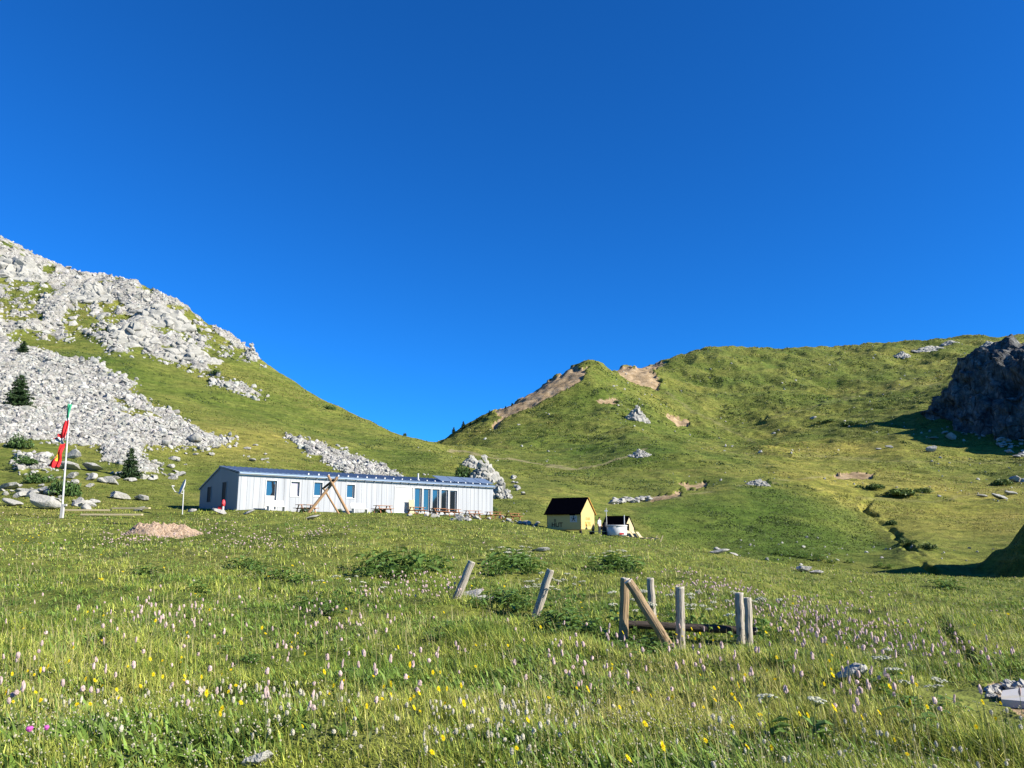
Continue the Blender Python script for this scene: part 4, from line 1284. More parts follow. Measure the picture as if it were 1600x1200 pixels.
# ------------------------------------------------------------------ yellow sleeping cabin
def text_part(body, size, mat, parent, loc, rot, name="lettering", bold=0.0):
    cu = bpy.data.curves.new(name, 'FONT'); cu.body = body; cu.size = size; cu.extrude = .006; cu.offset = bold
    cu.align_x = 'CENTER'; cu.align_y = 'CENTER'
    t = bpy.data.objects.new(name, cu); COL.objects.link(t)
    bpy.context.view_layer.update()
    me = bpy.data.meshes.new_from_object(t.evaluated_get(bpy.context.evaluated_depsgraph_get()))
    bpy.data.objects.remove(t); me.materials.clear(); me.materials.append(mat)
    o = link(name, me, parent, loc); o.rotation_euler = rot
    return o
def cabin(name, corner, ang, L, W, HE_, HR_, lift, wallmat, roofmat, label, cat, over=.18, door=False, front_trim=True):
    """corner = front right bottom corner (between long side and gable); long side runs to local -x, gable runs to local +y"""
    c = empty(name, corner, ang); tag(c, label, cat)
    z0 = lift
    m = MB(); m.bx(-L, -.0, 0, .06, z0, z0 + HE_); m.build("side_wall", wallmat, c)
    m = MB(); m.bx(-L, 0, W - .06, W, z0, z0 + HE_); m.build("side_wall", wallmat, c)
    m = MB(); m.bx(-L + .06, -.06, .06, W - .06, z0, z0 + .08); m.build("floor_deck", wallmat, c)
    for xx, d in ((0.0, -1), (-L, 1)):
        prof = [(0, z0), (W, z0), (W, z0 + HE_), (W / 2, z0 + HR_), (0, z0 + HE_)]
        m = MB()
        if door and xx == 0.0:
            # dark arched doorway cut between two panels
            da, db_ = W * .20, W * .50; hd = HE_ + (HR_ - HE_) * .38
            zl = lambda yy: z0 + HE_ + (HR_ - HE_) * min(yy, W - yy) / (W / 2)
            for poly in ([(0, z0), (da, z0), (da, zl(da)), (0, z0 + HE_)], [(db_, z0), (W, z0), (W, z0 + HE_), (db_, zl(db_))], [(da, z0 + hd), (db_, z0 + hd), (db_, zl(db_)), (da, zl(da))]):
                a_ = [(xx + .0, q, w) for q, w in poly]; b_ = [(xx - .06, q, w) for q, w in poly]
                m.poly(a_); m.poly(list(reversed(b_)))
                for i in range(4): m.poly([a_[i], b_[i], b_[(i + 1) % 4], a_[(i + 1) % 4]])
        else:
            a_ = [(xx, q, w) for q, w in prof]; b_ = [(xx + .06 * d, q, w) for q, w in prof]
            m.poly(a_); m.poly(list(reversed(b_)))
            for i in range(5): m.poly([a_[i], b_[i], b_[(i + 1) % 5], a_[(i + 1) % 5]])
        m.build("gable_wall", wallmat, c)
    s = (HR_ - HE_) / (W / 2)
    for sg_ in (0, 1):
        m = MB()
        y0, y1 = (-over, W / 2) if sg_ == 0 else (W + over, W / 2 - .0)
        za, zb = z0 + HE_ - over * s, z0 + HR_
        a_ = [Vector((-L - over, y0, za)), Vector((.05, y0, za)), Vector((.05, y1, zb)), Vector((-L - over, y1, zb))]
        m.quad_box(a_ + [p + Vector((0, 0, .10)) for p in a_]); m.build("roof", roofmat, c)
    return c
CY = 76.0
cc = P(908, 829, CY)
gz = hz(cc.x, cc.y)
lift = max(.15, P(904.5, 827, CY).z - gz)
cang = -0.56
# size from the photo: long side 52 px, gable 26 px, eave 24 px high, ridge 49 px high
yc = cabin("sleeping_cabin", (cc.x, cc.y, gz), cang, 3.8, 3.0, 1.62, 3.05, lift, M['yellow_wood'], M['black'], "small yellow wooden cabin with a steep black roof on short legs", "cabin", .22)
for x_, y_ in ((-.12, .12), (-.12, 2.88), (-3.6, .12), (-3.6, 2.88)):
    m = MB(); m.bx(x_ - .1, x_ + .1, y_ - .1, y_ + .1, -.6, lift); m.build("leg", M['black_paint'], yc)
m = MB(); m.bx(-3.7, .02, -.03, .0, lift - .12, lift); m.build("sill_beam", M['orange_trim'], yc)
# trim on the far roof edge that faces right
m = MB(); m.bar((.07, 3.0 + .22, lift + 1.62 - .19), (.07, 1.5, lift + 3.12), .05, .14, (1, 0, 0)); m.build("barge_board", M['orange_trim'], yc)
m = MB(); m.bx(-1.25, -.62, -.012, -.001, lift + 1.34, lift + 1.62); m.build("black_panel", M['black'], yc)
m = MB(); m.bx(-1.20, -.42, -.014, -.002, lift + .68, lift + 1.335); sq = m.build("emblem_board", M['white_dull'], yc)
m = MB()
for k in range(5):
    a = math.pi / 2 + k * 2 * math.pi / 5
    cx_, cz_ = -.80, lift + 1.02
    m.bar((cx_ , -.022, cz_), (cx_ + math.cos(a) * .30, -.022, cz_ + math.sin(a) * .30), .02, .115, (0, 1, 0))
m.build("star", M['black'], yc)
text_part("HUT", .62, M['brown_paint'], yc, (-2.65, -.01, lift + .42), (R(90), 0, 0), bold=.012)
m = MB(); m.bx(-2.98, -2.92, -.012, -.002, lift + .72, lift + 1.0); m.bx(-2.84, -2.78, -.012, -.002, lift + .72, lift + 1.0); m.build("stroke_mark", M['brown_paint'], yc)
text_part("BOX", .62, M['orange'], yc, (.012, 1.5, lift + .50), (R(90), 0, R(90)), bold=.01)
text_part("STARS", .36, M['orange'], yc, (.012, 1.5, lift + 1.02), (R(90), 0, R(90)))

# second, lower shelter with the white tub in front
c2 = P(976, 841, 75.5); g2 = hz(c2.x, c2.y)
sc2 = cabin("garden_shelter", (c2.x, c2.y, g2), cang - .05, 2.4, 2.1, .85, 1.95, .1, M['pale_wood'], M['black'], "small pale wooden shelter with a black roof and a dark doorway", "shelter", .15, True)
m = MB(); m.bx(-1.4, -1.34, .3, 1.8, .1, 1.4); m.build("doorway_shade_sheet", M['dark'], sc2)  # dark sheet inside the doorway, painting the shade of the interior
tb_ = P(964.5, 841, 72.5); g3 = hz(tb_.x, tb_.y)
tub = empty("hot_tub", (tb_.x, tb_.y, g3)); tag(tub, "round white tub standing in front of the small shelter", "tub")
m = MB(); m.lathe((0, 0, .12), [(0, 0), (.86, 0), (.90, .1), (.93, .95), (.80, .97), (.78, .5), (0, .45)], 28); m.build("basin", M['white'], tub, True)
m = MB(); m.lathe((0, 0, .97), [(.78, 0.0), (.99, 0.0), (.99, .08), (.78, .08), (.78, 0)], 28); m.build("rim", M['white_dull'], tub)
m = MB(); m.lathe((0, 0, .0), [(0, .0), (.82, .0), (.82, .12), (0, .12)], 24); m.build("plinth", M['dark'], tub)
m = MB(); m.bx(.1, .5, -.95, -.90, .22, .36); m.build("vent", M['red'], tub)
m = MB(); m.tube([(.72, .2, 1.0), (.72, .2, 2.0)], .05, 8); m.build("flue", M['grey_metal'], tub)
pl = P(949, 842, 73); g4 = hz(pl.x, pl.y)
mast = empty("mast", (pl.x, pl.y, g4)); tag(mast, "thin pale mast between the yellow cabin and the tub", "mast")
m = MB(); m.tube([(0, 0, -.2), (-.06, 0, 2.6)], .035, 8); m.build("pole", M['white_dull'], mast)
m = MB(); m.box((-.06, 0, 2.35), (.3, .05, .12)); m.build("crossarm", M['grey_metal'], mast)
# dark drape / grill left of the tub
m = MB(); m.lathe((0, 0, 0), [(.30, 0), (.34, .35), (.26, .8), (.12, 1.05), (.09, 1.3), (0, 1.3)], 14)
gr = P(946, 843, 73.6); o = m.build("stove", M['black_paint'], None, True); o.location = (gr.x, gr.y, hz(gr.x, gr.y)); tag(o, "small black stove beside the thin mast", "stove")
# low deck table
dk = P(934, 839, 73.0); dk.z = hz(dk.x, dk.y)
t = empty("low_table", dk, cang); tag(t, "low pale wooden table between the yellow cabin and the stove", "table")
m = MB(); m.box((0, 0, .42), (1.5, .8, .06)); m.build("tabletop", M['pale_wood'], t)
for sx_ in (-.65, .65):
    m = MB(); m.box((sx_, 0, .2), (.08, .7, .4)); m.build("leg", M['rail'], t)
# lounge chairs and the low rail to the right
def lounger(px, py, Y, rz, lab):
    p = P(px, py, Y); p.z = hz(p.x, p.y)
    t = empty("lounge_chair", p, rz); tag(t, lab, "chair", "pale lounge chairs beside the shelter")
    m = MB(); m.box((0, 0, .32), (.6, 1.2, .05)); m.build("seat", M['pale_wood'], t)
    m = MB(); m.quad_box([Vector((-.3, .5, .32)), Vector((.3, .5, .32)), Vector((.3, .55, .32)), Vector((-.3, .55, .32)), Vector((-.3, 1.0, .95)), Vector((.3, 1.0, .95)), Vector((.3, 1.05, .95)), Vector((-.3, 1.05, .95))]); m.build("backrest", M['pale_wood'], t)
    for sx_, sy_ in ((-.26, -.5), (.26, -.5), (-.26, .5), (.26, .5)):
        m = MB(); m.box((sx_, sy_, .15), (.06, .06, .3)); m.build("leg", M['pale_wood'], t)
lounger(994, 842, 74.5, .9, "pale lounge chair right beside the small shelter")
lounger(1003, 843, 74.2, .9, "pale lounge chair second from the small shelter")
lounger(1011, 843, 74.0, 1.0, "pale lounge chair farthest from the small shelter")
a = P(1012, 840, 73.5); b = P(1030, 841.5, 73.0)
rl = empty("low_railing", ((a + b) / 2).to_tuple()); tag(rl, "low pale wooden rail right of the lounge chairs", "railing")
m = MB(); m.bar(a - rl.location, b - rl.location, .08, .08); m.build("rail", M['pale_wood'], rl)
for px, py in ((1024, 841), (1033, 841)):
    q = P(px, py, 73.2) - rl.location
    m = MB(); m.bar(q + Vector((-.15, 0, -.5)), q + Vector((.18, 0, .25)), .08, .08); m.build("post", M['pale_wood'], rl)

# person standing between the cabin and the shelter
def person(pos, rz):
    g = hz(pos.x, pos.y)
    verts = [(0, 0, .95), (0, .01, 1.15), (0, 0, 1.40), (0, 0, 1.52), (0, -.02, 1.60), (0, -.02, 1.72),
             (.10, 0, .90), (.11, -.01, .50), (.11, .02, .08), (.11, -.12, .03), (-.10, 0, .90), (-.11, .0, .50), (-.11, .03, .08), (-.11, -.11, .03),
             (.19, 0, 1.42), (.25, .02, 1.14), (.22, -.12, .92), (.21, -.17, .84), (-.19, 0, 1.42), (-.26, .02, 1.14), (-.24, -.10, .92), (-.23, -.15, .84)]
    edges = [(0, 1), (1, 2), (2, 3), (3, 4), (4, 5), (0, 6), (6, 7), (7, 8), (8, 9), (0, 10), (10, 11), (11, 12), (12, 13), (2, 14), (14, 15), (15, 16), (16, 17), (2, 18), (18, 19), (19, 20), (20, 21)]
    rad = [.15, .14, .155, .06, .085, .075, .095, .065, .045, .035, .095, .065, .045, .035, .07, .05, .035, .03, .07, .05, .035, .03]
    me = bpy.data.meshes.new("person"); me.from_pydata(verts, edges, [])
    o = bpy.data.objects.new("person", me); COL.objects.link(o)
    sk = o.modifiers.new("s", 'SKIN')
    for i, r in enumerate(rad): me.skin_vertices[0].data[i].radius = (r, r * (.75 if i < 3 else 1))
    me.skin_vertices[0].data[0].use_root = True
    o.modifiers.new("u", 'SUBSURF').levels = 2
    bpy.context.view_layer.update()
    ev = bpy.data.meshes.new_from_object(o.evaluated_get(bpy.context.evaluated_depsgraph_get()))
    bpy.data.objects.remove(o)
    ev.materials.clear()
    for q in (M['skin'], M['shirt'], M['trousers']): ev.materials.append(q)
    for pl_ in ev.polygons:
        c = pl_.center; pl_.use_smooth = True
        pl_.material_index = 0 if c.z > 1.50 or (abs(c.x) > .19 and c.z < 1.12) else (1 if c.z > .92 else 2)
    o = link("person", ev, None, (pos.x, pos.y, g), rz)
    tag(o, "person in a white shirt and dark trousers standing beside the yellow cabin", "person")
    m = MB(); m.lathe((0, 0, 0), [(.092, 1.66), (.10, 1.72), (.085, 1.79), (0, 1.82)], 14)
    h = m.build("hair", M['hair'], o, True)
pp = P(937, 841, 76.5)
person(pp, .9)

# ------------------------------------------------------------------ fence posts in the meadow
def post(px0, py0, px1, py1, Y0, dia_px, label, Y1=None, mat='post', sink=.45, name="fence_post", group=None, cat="post", seed=0):
    Y1 = Y1 or Y0
    b = P(px0, py0, Y0); t = P(px1, py1, Y1)
    d = (b - t).normalized()
    r = dia_px / 2 * Y0 / 1200
    root = b + d * sink
    o = empty(name, (b.x, b.y, b.z)); tag(o, label, cat, group)
    m = MB()
    L = (root - t).length
    pts = [root + (t - root) * k / 9 for k in range(10)]
    rnd = random.Random(seed)
    pts2 = [Vector((rnd.uniform(-.006, .006), rnd.uniform(-.006, .006), L * k / 9)) for k in range(10)]
    rr = [r * (1.06 - .1 * k / 9 + rnd.uniform(-.03, .03)) for k in range(10)]
    m.tube(pts2, rr, 18, False, .085, seed)
    sh = m.build("shaft", M[mat], o, True)
    sh.location = root - b; sh.rotation_mode = 'QUATERNION'; sh.rotation_quaternion = (-d).to_track_quat('Z', 'Y')
    # sawn top, a touch chipped
    m = MB(); n = -d
    ref = Vector((0, 1, 0)); s = (ref - n * ref.dot(n)).normalized(); q = n.cross(s)
    tp_ = t - b
    ring = [tp_ + (s * math.cos(a) + q * math.sin(a)) * rr[-1] * 1.0 + n * (.004 + rnd.uniform(0, .012)) for a in [2 * math.pi * k / 16 for k in range(16)]]
    low = [p_ - n * .03 for p_ in ring]
    m.v = [tuple(x) for x in ring + low + [tp_ + n * .012]]
    for k in range(16):
        k2 = (k + 1) % 16
        m.f.append((k, k2, 32)); m.m.append(0); m.f.append((16 + k, 16 + k2, k2, k)); m.m.append(0)
    m.build("sawn_end", M['cutend'], o)
    return o
post(712, 938, 737, 878, 20.0, 12, "weathered post leaning right, leftmost, beside the flat white rock", seed=1)
post(839, 958, 860, 891, 17.6, 12, "weathered post leaning right, alone in the middle of the meadow", seed=2)
post(974, 1002, 977, 904, 13.0, 14, "thick upright post with the slanting brace at its top", seed=3, mat='log')
post(1040, 1001, 982, 908, 12.75, 14, "slanting brace log leaning against the thick upright post", Y1=12.72, seed=4, mat='log', name="brace_log", cat="log", sink=.2)
post(1022, 984, 1016, 904, 15.0, 11, "pale upright post behind the slanting brace", seed=5)
post(1064, 1010, 1062, 918, 12.8, 13.5, "grey upright post standing alone right of the brace", seed=6)
post(1158, 1008, 1155, 927, 13.1, 13, "left one of the close pair of posts at the right end", seed=7)
post(1171, 1018, 1168, 935, 12.5, 11.5, "thinner right one of the close pair of posts", seed=8)
ra, rb_ = P(975, 975, 13.35), P(1181, 986, 13.25)
rl = empty("fence_rail", ((ra + rb_) / 2).to_tuple()); tag(rl, "dark horizontal log low between the upright posts", "log")
m = MB(); m.tube([(random.uniform(-.005, .005), random.uniform(-.005, .005), (rb_ - ra).length * k / 8) for k in range(9)], .066, 16, False, .07, 3)
sh = m.build("shaft", M['rail'], rl, True); sh.location = ra - rl.location; sh.rotation_mode = 'QUATERNION'; sh.rotation_quaternion = (rb_ - ra).to_track_quat('Z', 'Y')
m = MB(); d = (rb_ - ra).normalized(); m.tube([rb_ - rl.location - d * .01, rb_ - rl.location + d * .012], .064, 14); m.build("sawn_end", M['cutend'], rl)

# white slab at the right edge (concrete cover) with tan rubble round it
sb_ = hit(1622, 1100)
m = MB()
m = MB()
def sheet(pts, z, th):
    n = len(pts)
    lo = [(x_, y_, z + .03 * (x_ * .5)) for x_, y_ in pts]; hi = [(x_, y_, w_ + th) for x_, y_, w_ in lo]
    m.poly(list(reversed(lo))); m.poly(hi)
    for i_ in range(n): m.poly([lo[i_], lo[(i_ + 1) % n], hi[(i_ + 1) % n], hi[i_]])
sheet([(-.42, -.10), (-.10, -.30), (.55, -.52), (1.3, -.55), (1.3, .12), (.4, .10), (-.05, .02)], -.02, .07)
sheet([(-.30, .10), (.25, .16), (1.3, .18), (1.3, .75), (.35, .55), (-.12, .36)], -.03, .07)
o = m.build("stone_slab", M['white_dull'], None, False, .02); o.location = (sb_.x, sb_.y, sb_.z + .02); tag(o, "flat white slab in bare soil at the right edge of the meadow", "slab")
rnd = random.Random(5)
for k in range(26):
    px = rnd.uniform(1545, 1600); py = 1068 + abs(rnd.gauss(0, 6)) + (1600 - px) * .18
    p = hit(px, py); r = rnd.uniform(.03, .09)
    o = put_rock(p.x, p.y, p.z + r * .3, r, "small tan stone in the bare soil beside the white slab", "stones beside the slab", "stone")

# ------------------------------------------------------------------ meadow grass (one object of many blades)
def keep_out(x, y, z):
    """True where nothing should grow: hut and terrace, cabins, slab"""
    hx = (x - C0.x) * dv.x + (y - C0.y) * dv.y; hy = -(x - C0.x) * dv.y + (y - C0.y) * dv.x
    k = (hx > -.4) & (hx < LEN + .4) & (hy > -1.8 - 0.06 * np.clip(hx, 0, 40)) & (hy < WID + .5)
    k |= np.hypot(x - sb_.x - .45, y - sb_.y + .45) < 1.75
    k |= (((x - hp.x) / 2.2) ** 2 + ((y - hp.y - .1) / 1.5) ** 2) < 1
    k |= np.hypot(x - tub.location.x, y - tub.location.y) < .9
    return k

def blades(name, x, y, h, w, seed, base_cols, lean=.45, seg=2, droop=.5, mat=None, wind=(-.5, .15), head=None):
    """many thin blades as one mesh; every blade has its own height, lean and leaf colour"""
    rng = np.random.default_rng(seed); n = len(x)
    z = hgt(x, y)
    az = rng.uniform(0, 2 * np.pi, n)
    l = np.abs(rng.normal(0, lean, n))
    dx = np.cos(az) * l + wind[0] * lean; dy = np.sin(az) * l + wind[1] * lean
    fa = rng.uniform(0, np.pi, n)                          # which way the flat of the blade faces
    wx, wy = np.cos(fa) * w / 2, np.sin(fa) * w / 2
    V = np.empty((n, 2 * seg + 1, 3))
    for k in range(seg + 1):
        t = k / seg
        cx = x + dx * h * (t ** 1.6) * .6; cy = y + dy * h * (t ** 1.6) * .6
        cz = z - .03 + h * (t - droop * .35 * t * t * np.minimum(l, 1.0))
        ww = (1 - t * .35) if k < seg else 0
        if k < seg:
            V[:, 2 * k] = np.stack([cx - wx * ww, cy - wy * ww, cz], -1); V[:, 2 * k + 1] = np.stack([cx + wx * ww, cy + wy * ww, cz], -1)
        else:
            V[:, 2 * k] = np.stack([cx, cy, cz], -1)
    nv = 2 * seg + 1
    b = (np.arange(n) * nv)[:, None]
    quads = [b + np.array([[2 * k, 2 * k + 1, 2 * k + 3, 2 * k + 2]]) for k in range(seg - 1)]
    tris = b + np.array([[2 * seg - 2, 2 * seg - 1, 2 * seg]])
    faces = ([np.concatenate(quads)] if quads else []) + [tris]
    col = np.repeat(base_cols[:, None], nv, 1).reshape(-1, 3)
    o = link(name, np_mesh(name, V.reshape(-1, 3), faces, mat or M['leaf'], col))
    tag(o, kind="stuff")
    return o

GREENS = np.array([(0.115, 0.160, 0.024), (0.175, 0.205, 0.030), (0.075, 0.128, 0.018), (0.260, 0.265, 0.050), (0.340, 0.300, 0.110), (0.050, 0.100, 0.016), (0.29, 0.32, 0.06)])
def patch_cols(x, y, seed, dry=0.0):
    rng = np.random.default_rng(seed); n = len(x)
    p = fbm(x, y, 3.2, 3, 201) + .6 * fbm(x, y, 14, 2, 202) + .35 * fbm(x, y, .7, 2, 203)
    q = p + rng.normal(0, .55, n) + dry + .15
    lev = np.array([-1.1, -.65, -.25, .1, .5, .95, 1.5])
    order_ = GREENS[[5, 2, 0, 1, 3, 6, 4]]
    c = np.stack([np.interp(q, lev, order_[:, i]) for i in range(3)], -1)
    return c * np.exp(rng.normal(0, .32, (n, 1)))

def meadow_pos(n, seed, y0=3.6, y1=74, mode='inv', umax=.80):
    rng = np.random.default_rng(seed)
    if mode == 'inv': Y = 1 / rng.uniform(1 / y1, 1 / y0, n)
    else: Y = np.exp(rng.uniform(math.log(y0), math.log(y1), n))
    u = rng.uniform(-umax, umax, n)
    x = u * Y
    k = ~keep_out(x, Y, None)
    return x[k], Y[k]
# clumped: keep more where a patch noise is high
def clump(x, y, wl_, seed, thr, soft=.5):
    rng = np.random.default_rng(seed)
    p = sstep(thr - soft, thr + soft, fbm(x, y, wl_, 3, seed))
    k = rng.random(len(x)) < p
    return x[k], y[k]

x1, y1 = meadow_pos(230000, 1, 3.6, 30, 'inv')
x2, y2 = meadow_pos(230000, 2, 5, 76, 'log')
x, y = np.concatenate([x1, x2]), np.concatenate([y1, y2])
x, y = clump(x, y, .55, 303, -.35, .45)
rng = np.random.default_rng(3)
short = 0.55 + .45 * sstep(-.5, .5, fbm(x, y, 5, 2, 301))
h = rng.uniform(.08, .25, len(x)) * short * (.7 + .3 * sstep(5, 8, y))
h *= .55 + .85 * sstep(-.45, .55, fbm(x, y, .9, 3, 302) + rng.normal(0, .15, len(x)))
h *= np.where((x > 1.3) & (x < 4.4) & (y > 10.8) & (y < 13.8), .45, 1.0)
w = np.maximum(rng.uniform(.005, .011, len(x)), y * .0009)
blades("meadow_grass", x, y, h, w, 4, patch_cols(x, y, 5) * np.array([1.12, 1.16, 1.05]), 1.05, wind=(-.3, .1))
# taller straw coloured stems with seed heads
x, y = meadow_pos(10000, 6, 3.6, 60, 'log'); x, y = clump(x, y, 7, 7, -.05)
rng = np.random.default_rng(8)
c = np.array([(.42, .37, .17)]) * rng.uniform(.7, 1.25, (len(x), 1))
blades("seed_stems", x, y, rng.uniform(.20, .44, len(x)), np.maximum(.003, y * .0005), 9, c, .3, 3, .6)
# low broad leaves between the blades
x1, y1 = meadow_pos(150000, 10, 3.6, 60, 'log'); x, y = clump(x1, y1, 2.6, 11, .02)
rng = np.random.default_rng(12)
c = np.array([(.135, .215, .036)]) * rng.uniform(.45, 1.5, (len(x), 1))
blades("broad_leaves", x, y, rng.uniform(.05, .19, len(x)), np.maximum(rng.uniform(.014, .04, len(x)), y * .0012), 13, c, 1.2, 2, .9)
# tiny pale flower heads sprinkled all through the grass
x, y = meadow_pos(26000, 16, 4.6, 60, 'log'); x, y = clump(x, y, 2.2, 17, .25, .6)
SPR_POS = (x, y)
# tufts over the farther slopes and around the hut
nh = 170000
x, y, z = strew(nh, vis * (rockb < .35) * (soil < .3) * (path < .3) * (YY > 58), 41)
k = ~keep_out(x, y, z); x, y = x[k], y[k]
rng = np.random.default_rng(14)
hh = np.clip(y * .0011, .10, .8) * rng.uniform(.35, 1.25, len(x)) * np.where(fbm(x, y, 30, 3, 207) > .1, 1.25, .8)
q = .5 * fbm(x, y, 40, 4, 205, .6) + .4 * fbm(x, y, 9, 2, 206) + rng.normal(0, .22, len(x)) + .06 - .75 * grid_at(VEG, x, y)
c = np.stack([np.interp(q, [-1, -.4, 0, .4, 1], v_) for v_ in ((.036, .068, .114, .175, .25), (.056, .092, .130, .165, .205), (.011, .015, .024, .040, .064))], -1)
blades("slope_grass", x, y, hh, hh * 1.3, 15, c, .55, 1, .3)

x, y, z = strew(38000, vis * (rockb < .35) * (soil < .3) * (path < .2) * (YY > 90) * (fbm(XX, YY, 24, 4, 211, .65) + .5 * VEG > .42), 42)
k = ~keep_out(x, y, z); x, y = x[k], y[k]; x, y = clump(x, y, 5.0, 213, .1, .15)
rng = np.random.default_rng(24)
hh = np.clip(y * .0016, .15, 1.0) * rng.uniform(.5, 1.3, len(x))
blades("heath", x, y, hh, hh * 1.1, 25, np.array([(.040, .066, .016)]) * rng.uniform(.6, 1.6, (len(x), 1)), .6, 1, .3)

# ------------------------------------------------------------------ flowers
FH = {'bistort': .42, 'daisy': .30, 'clover': .17, 'umbel': .55, 'thistle': .17}     # natural heights
def flower_proto(kind, k):
    rnd = random.Random(kind + str(k)); m = MB(); H = FH[kind]
    if kind == 'bistort':
        bx_, by_ = rnd.uniform(-.05, .05), rnd.uniform(-.05, .05); L = rnd.uniform(.055, .085)
        m.tube([(0, 0, -.05), (bx_ * .5, by_ * .5, H * .5), (bx_, by_, H - L)], [.004, .0035, .003], 5)
        m.cur = 1; b0 = len(m.v)
        z0 = H - L
        m.lathe((bx_, by_, z0), [(.004, 0), (.014, .12 * L), (.018, .35 * L), (.0175, .6 * L), (.013, .85 * L), (.002, L)], 9)
        m.v[b0:] = [(x + rnd.uniform(-.005, .005), y + rnd.uniform(-.005, .005), z + rnd.uniform(-.003, .003)) for x, y, z in m.v[b0:]]
        m.cur = 0
        for a in (rnd.uniform(0, 6), rnd.uniform(0, 6)):
            c_, s_ = math.cos(a), math.sin(a)
            m.poly([(0, 0, .06), (.05 * c_ - .015 * s_, .05 * s_ + .015 * c_, .13), (.11 * c_, .11 * s_, .14), (.05 * c_ + .015 * s_, .05 * s_ - .015 * c_, .13)])
        return m
    if kind == 'daisy':      # yellow rayed head turned to the sun
        m.tube([(0, 0, -.05), (rnd.uniform(-.03, .03), .01, H * .5), (0, 0, H - .004)], [.0035, .003, .003], 5)
        m.cur = 1; n = 14; tx, ty = rnd.uniform(-.9, .2), rnd.uniform(.1, 1.0)
        for ring, rr in ((0, .026), (1, .018)):
            for i in range(n):
                a = 2 * math.pi * (i + ring * .5) / n; r = rr * rnd.uniform(.85, 1.1); d = .22
                def q(r2, aa, up=0):
                    x_, y_ = r2 * math.cos(aa), r2 * math.sin(aa); return (x_, y_, H + x_ * tx + y_ * ty + up + ring * .004)
                m.poly([q(.004, a), q(r * .6, a - d, .003), q(r, a, .004), q(r * .6, a + d, .003)])
        m.cur = 2; m.lathe((0, 0, H), [(.008, 0), (.006, .007), (0, .009)], 8)
        return m
    if kind == 'clover':
        m.tube([(0, 0, -.05), (rnd.uniform(-.02, .02), .01, H * .5), (0, 0, H - .01)], [.003, .003, .0025], 5)
        m.cur = 1; v, f = ICO[2]; b = len(m.v)
        v = v * (1 + np.random.default_rng(k).uniform(-.25, .2, (len(v), 1))) * np.array([.019, .019, .017]) + np.array([0, 0, H])
        m.v += [tuple(q) for q in v]
        for q in f: m.f.append(tuple(int(i) + b for i in q)); m.m.append(1)
        return m
    if kind == 'umbel':      # flat white plate of tiny heads on rays
        m.tube([(0, 0, -.05), (0, 0, H * .8)], [.006, .004], 5)
        for i in range(20):
            r = .085 * math.sqrt(rnd.random()); a = rnd.uniform(0, 6.28)
            e = (r * math.cos(a), r * math.sin(a), H - r * r * 3 + rnd.uniform(-.006, .006))
            m.cur = 0; m.tube([(0, 0, H * .8), e], .0018, 4, False)
            m.cur = 1; q = .016
            m.lathe((e[0], e[1], e[2]), [(q, -.004), (q * .8, .006), (0, .010)], 6)
        m.cur = 2
        for i in range(6):
            a = rnd.uniform(0, 6.28); c_, s_ = math.cos(a), math.sin(a); z0 = rnd.uniform(.05, .25); L = rnd.uniform(.10, .20)
            m.poly([(0, 0, z0), (L * .5 * c_ - L * .28 * s_, L * .5 * s_ + L * .28 * c_, z0 + .07), (L * c_, L * s_, z0 + .04), (L * .5 * c_ + L * .28 * s_, L * .5 * s_ - L * .28 * c_, z0 + .07)])
        return m
    if kind == 'thistle':
        m.tube([(0, 0, -.05), (0, 0, H * .9)], [.004, .003], 5); m.cur = 1
        m.lathe((0, 0, H * .9), [(.0, 0), (.014, .006), (.026, .022), (.018, .032), (0, .032)], 10)
        return m
def mat_petal(name, c, var=.25):
    nt = NT(name)
    r_ = nt.new("ShaderNodeObjectInfo").outputs['Random']
    n = nt.noise(nt.obj(), 60, 2)
    col = nt.ramp(nt.math('MULTIPLY_ADD', r_, .5) if False else nt.math('ADD', nt.math('MULTIPLY', r_, .5), nt.math('MULTIPLY', n, .5)),
                  [(.2, tuple(x * (1 - var) for x in c)), (.8, tuple(min(.9, x * (1 + var * .5)) for x in c))])
    d = nt.new("ShaderNodeBsdfDiffuse"); nt.l.new(col, d.inputs['Color'])
    t = nt.new("ShaderNodeBsdfTranslucent"); nt.l.new(col, t.inputs['Color'])
    mx = nt.new("ShaderNodeMixShader"); mx.inputs[0].default_value = .3
    nt.l.new(d.outputs[0], mx.inputs[1]); nt.l.new(t.outputs[0], mx.inputs[2]); nt.l.new(mx.outputs[0], nt.out.inputs['Surface'])
    return nt.mat
STEM = mat_leaf("stem_green", .2, False, (0.13, 0.16, 0.045))
FM = {'bistort': [STEM, mat_petal("pink_petals", (.60, .455, .42))],
      'daisy': [STEM, mat_petal("yellow_petals", (.74, .60, .015), .12), mat_petal("orange_disc", (.60, .28, .01))],
      'clover': [STEM, mat_petal("white_petals", (.55, .51, .39))],
      'umbel': [STEM, mat_petal("cream_petals", (.50, .50, .38)), M['leaf_dark']],
      'thistle': [STEM, mat_petal("magenta_petals", (.55, .12, .42))]}
FL = {}
for kd in FM:
    FL[kd] = [flower_proto(kd, k) for k in range(5)]
FL_ME = {kd: [m.mesh({'bistort': 'pink_flower', 'daisy': 'yellow_flower', 'clover': 'clover_flower', 'umbel': 'umbel_flower', 'thistle': 'thistle_flower'}[kd], FM[kd]) for m in ms] for kd, ms in FL.items()}

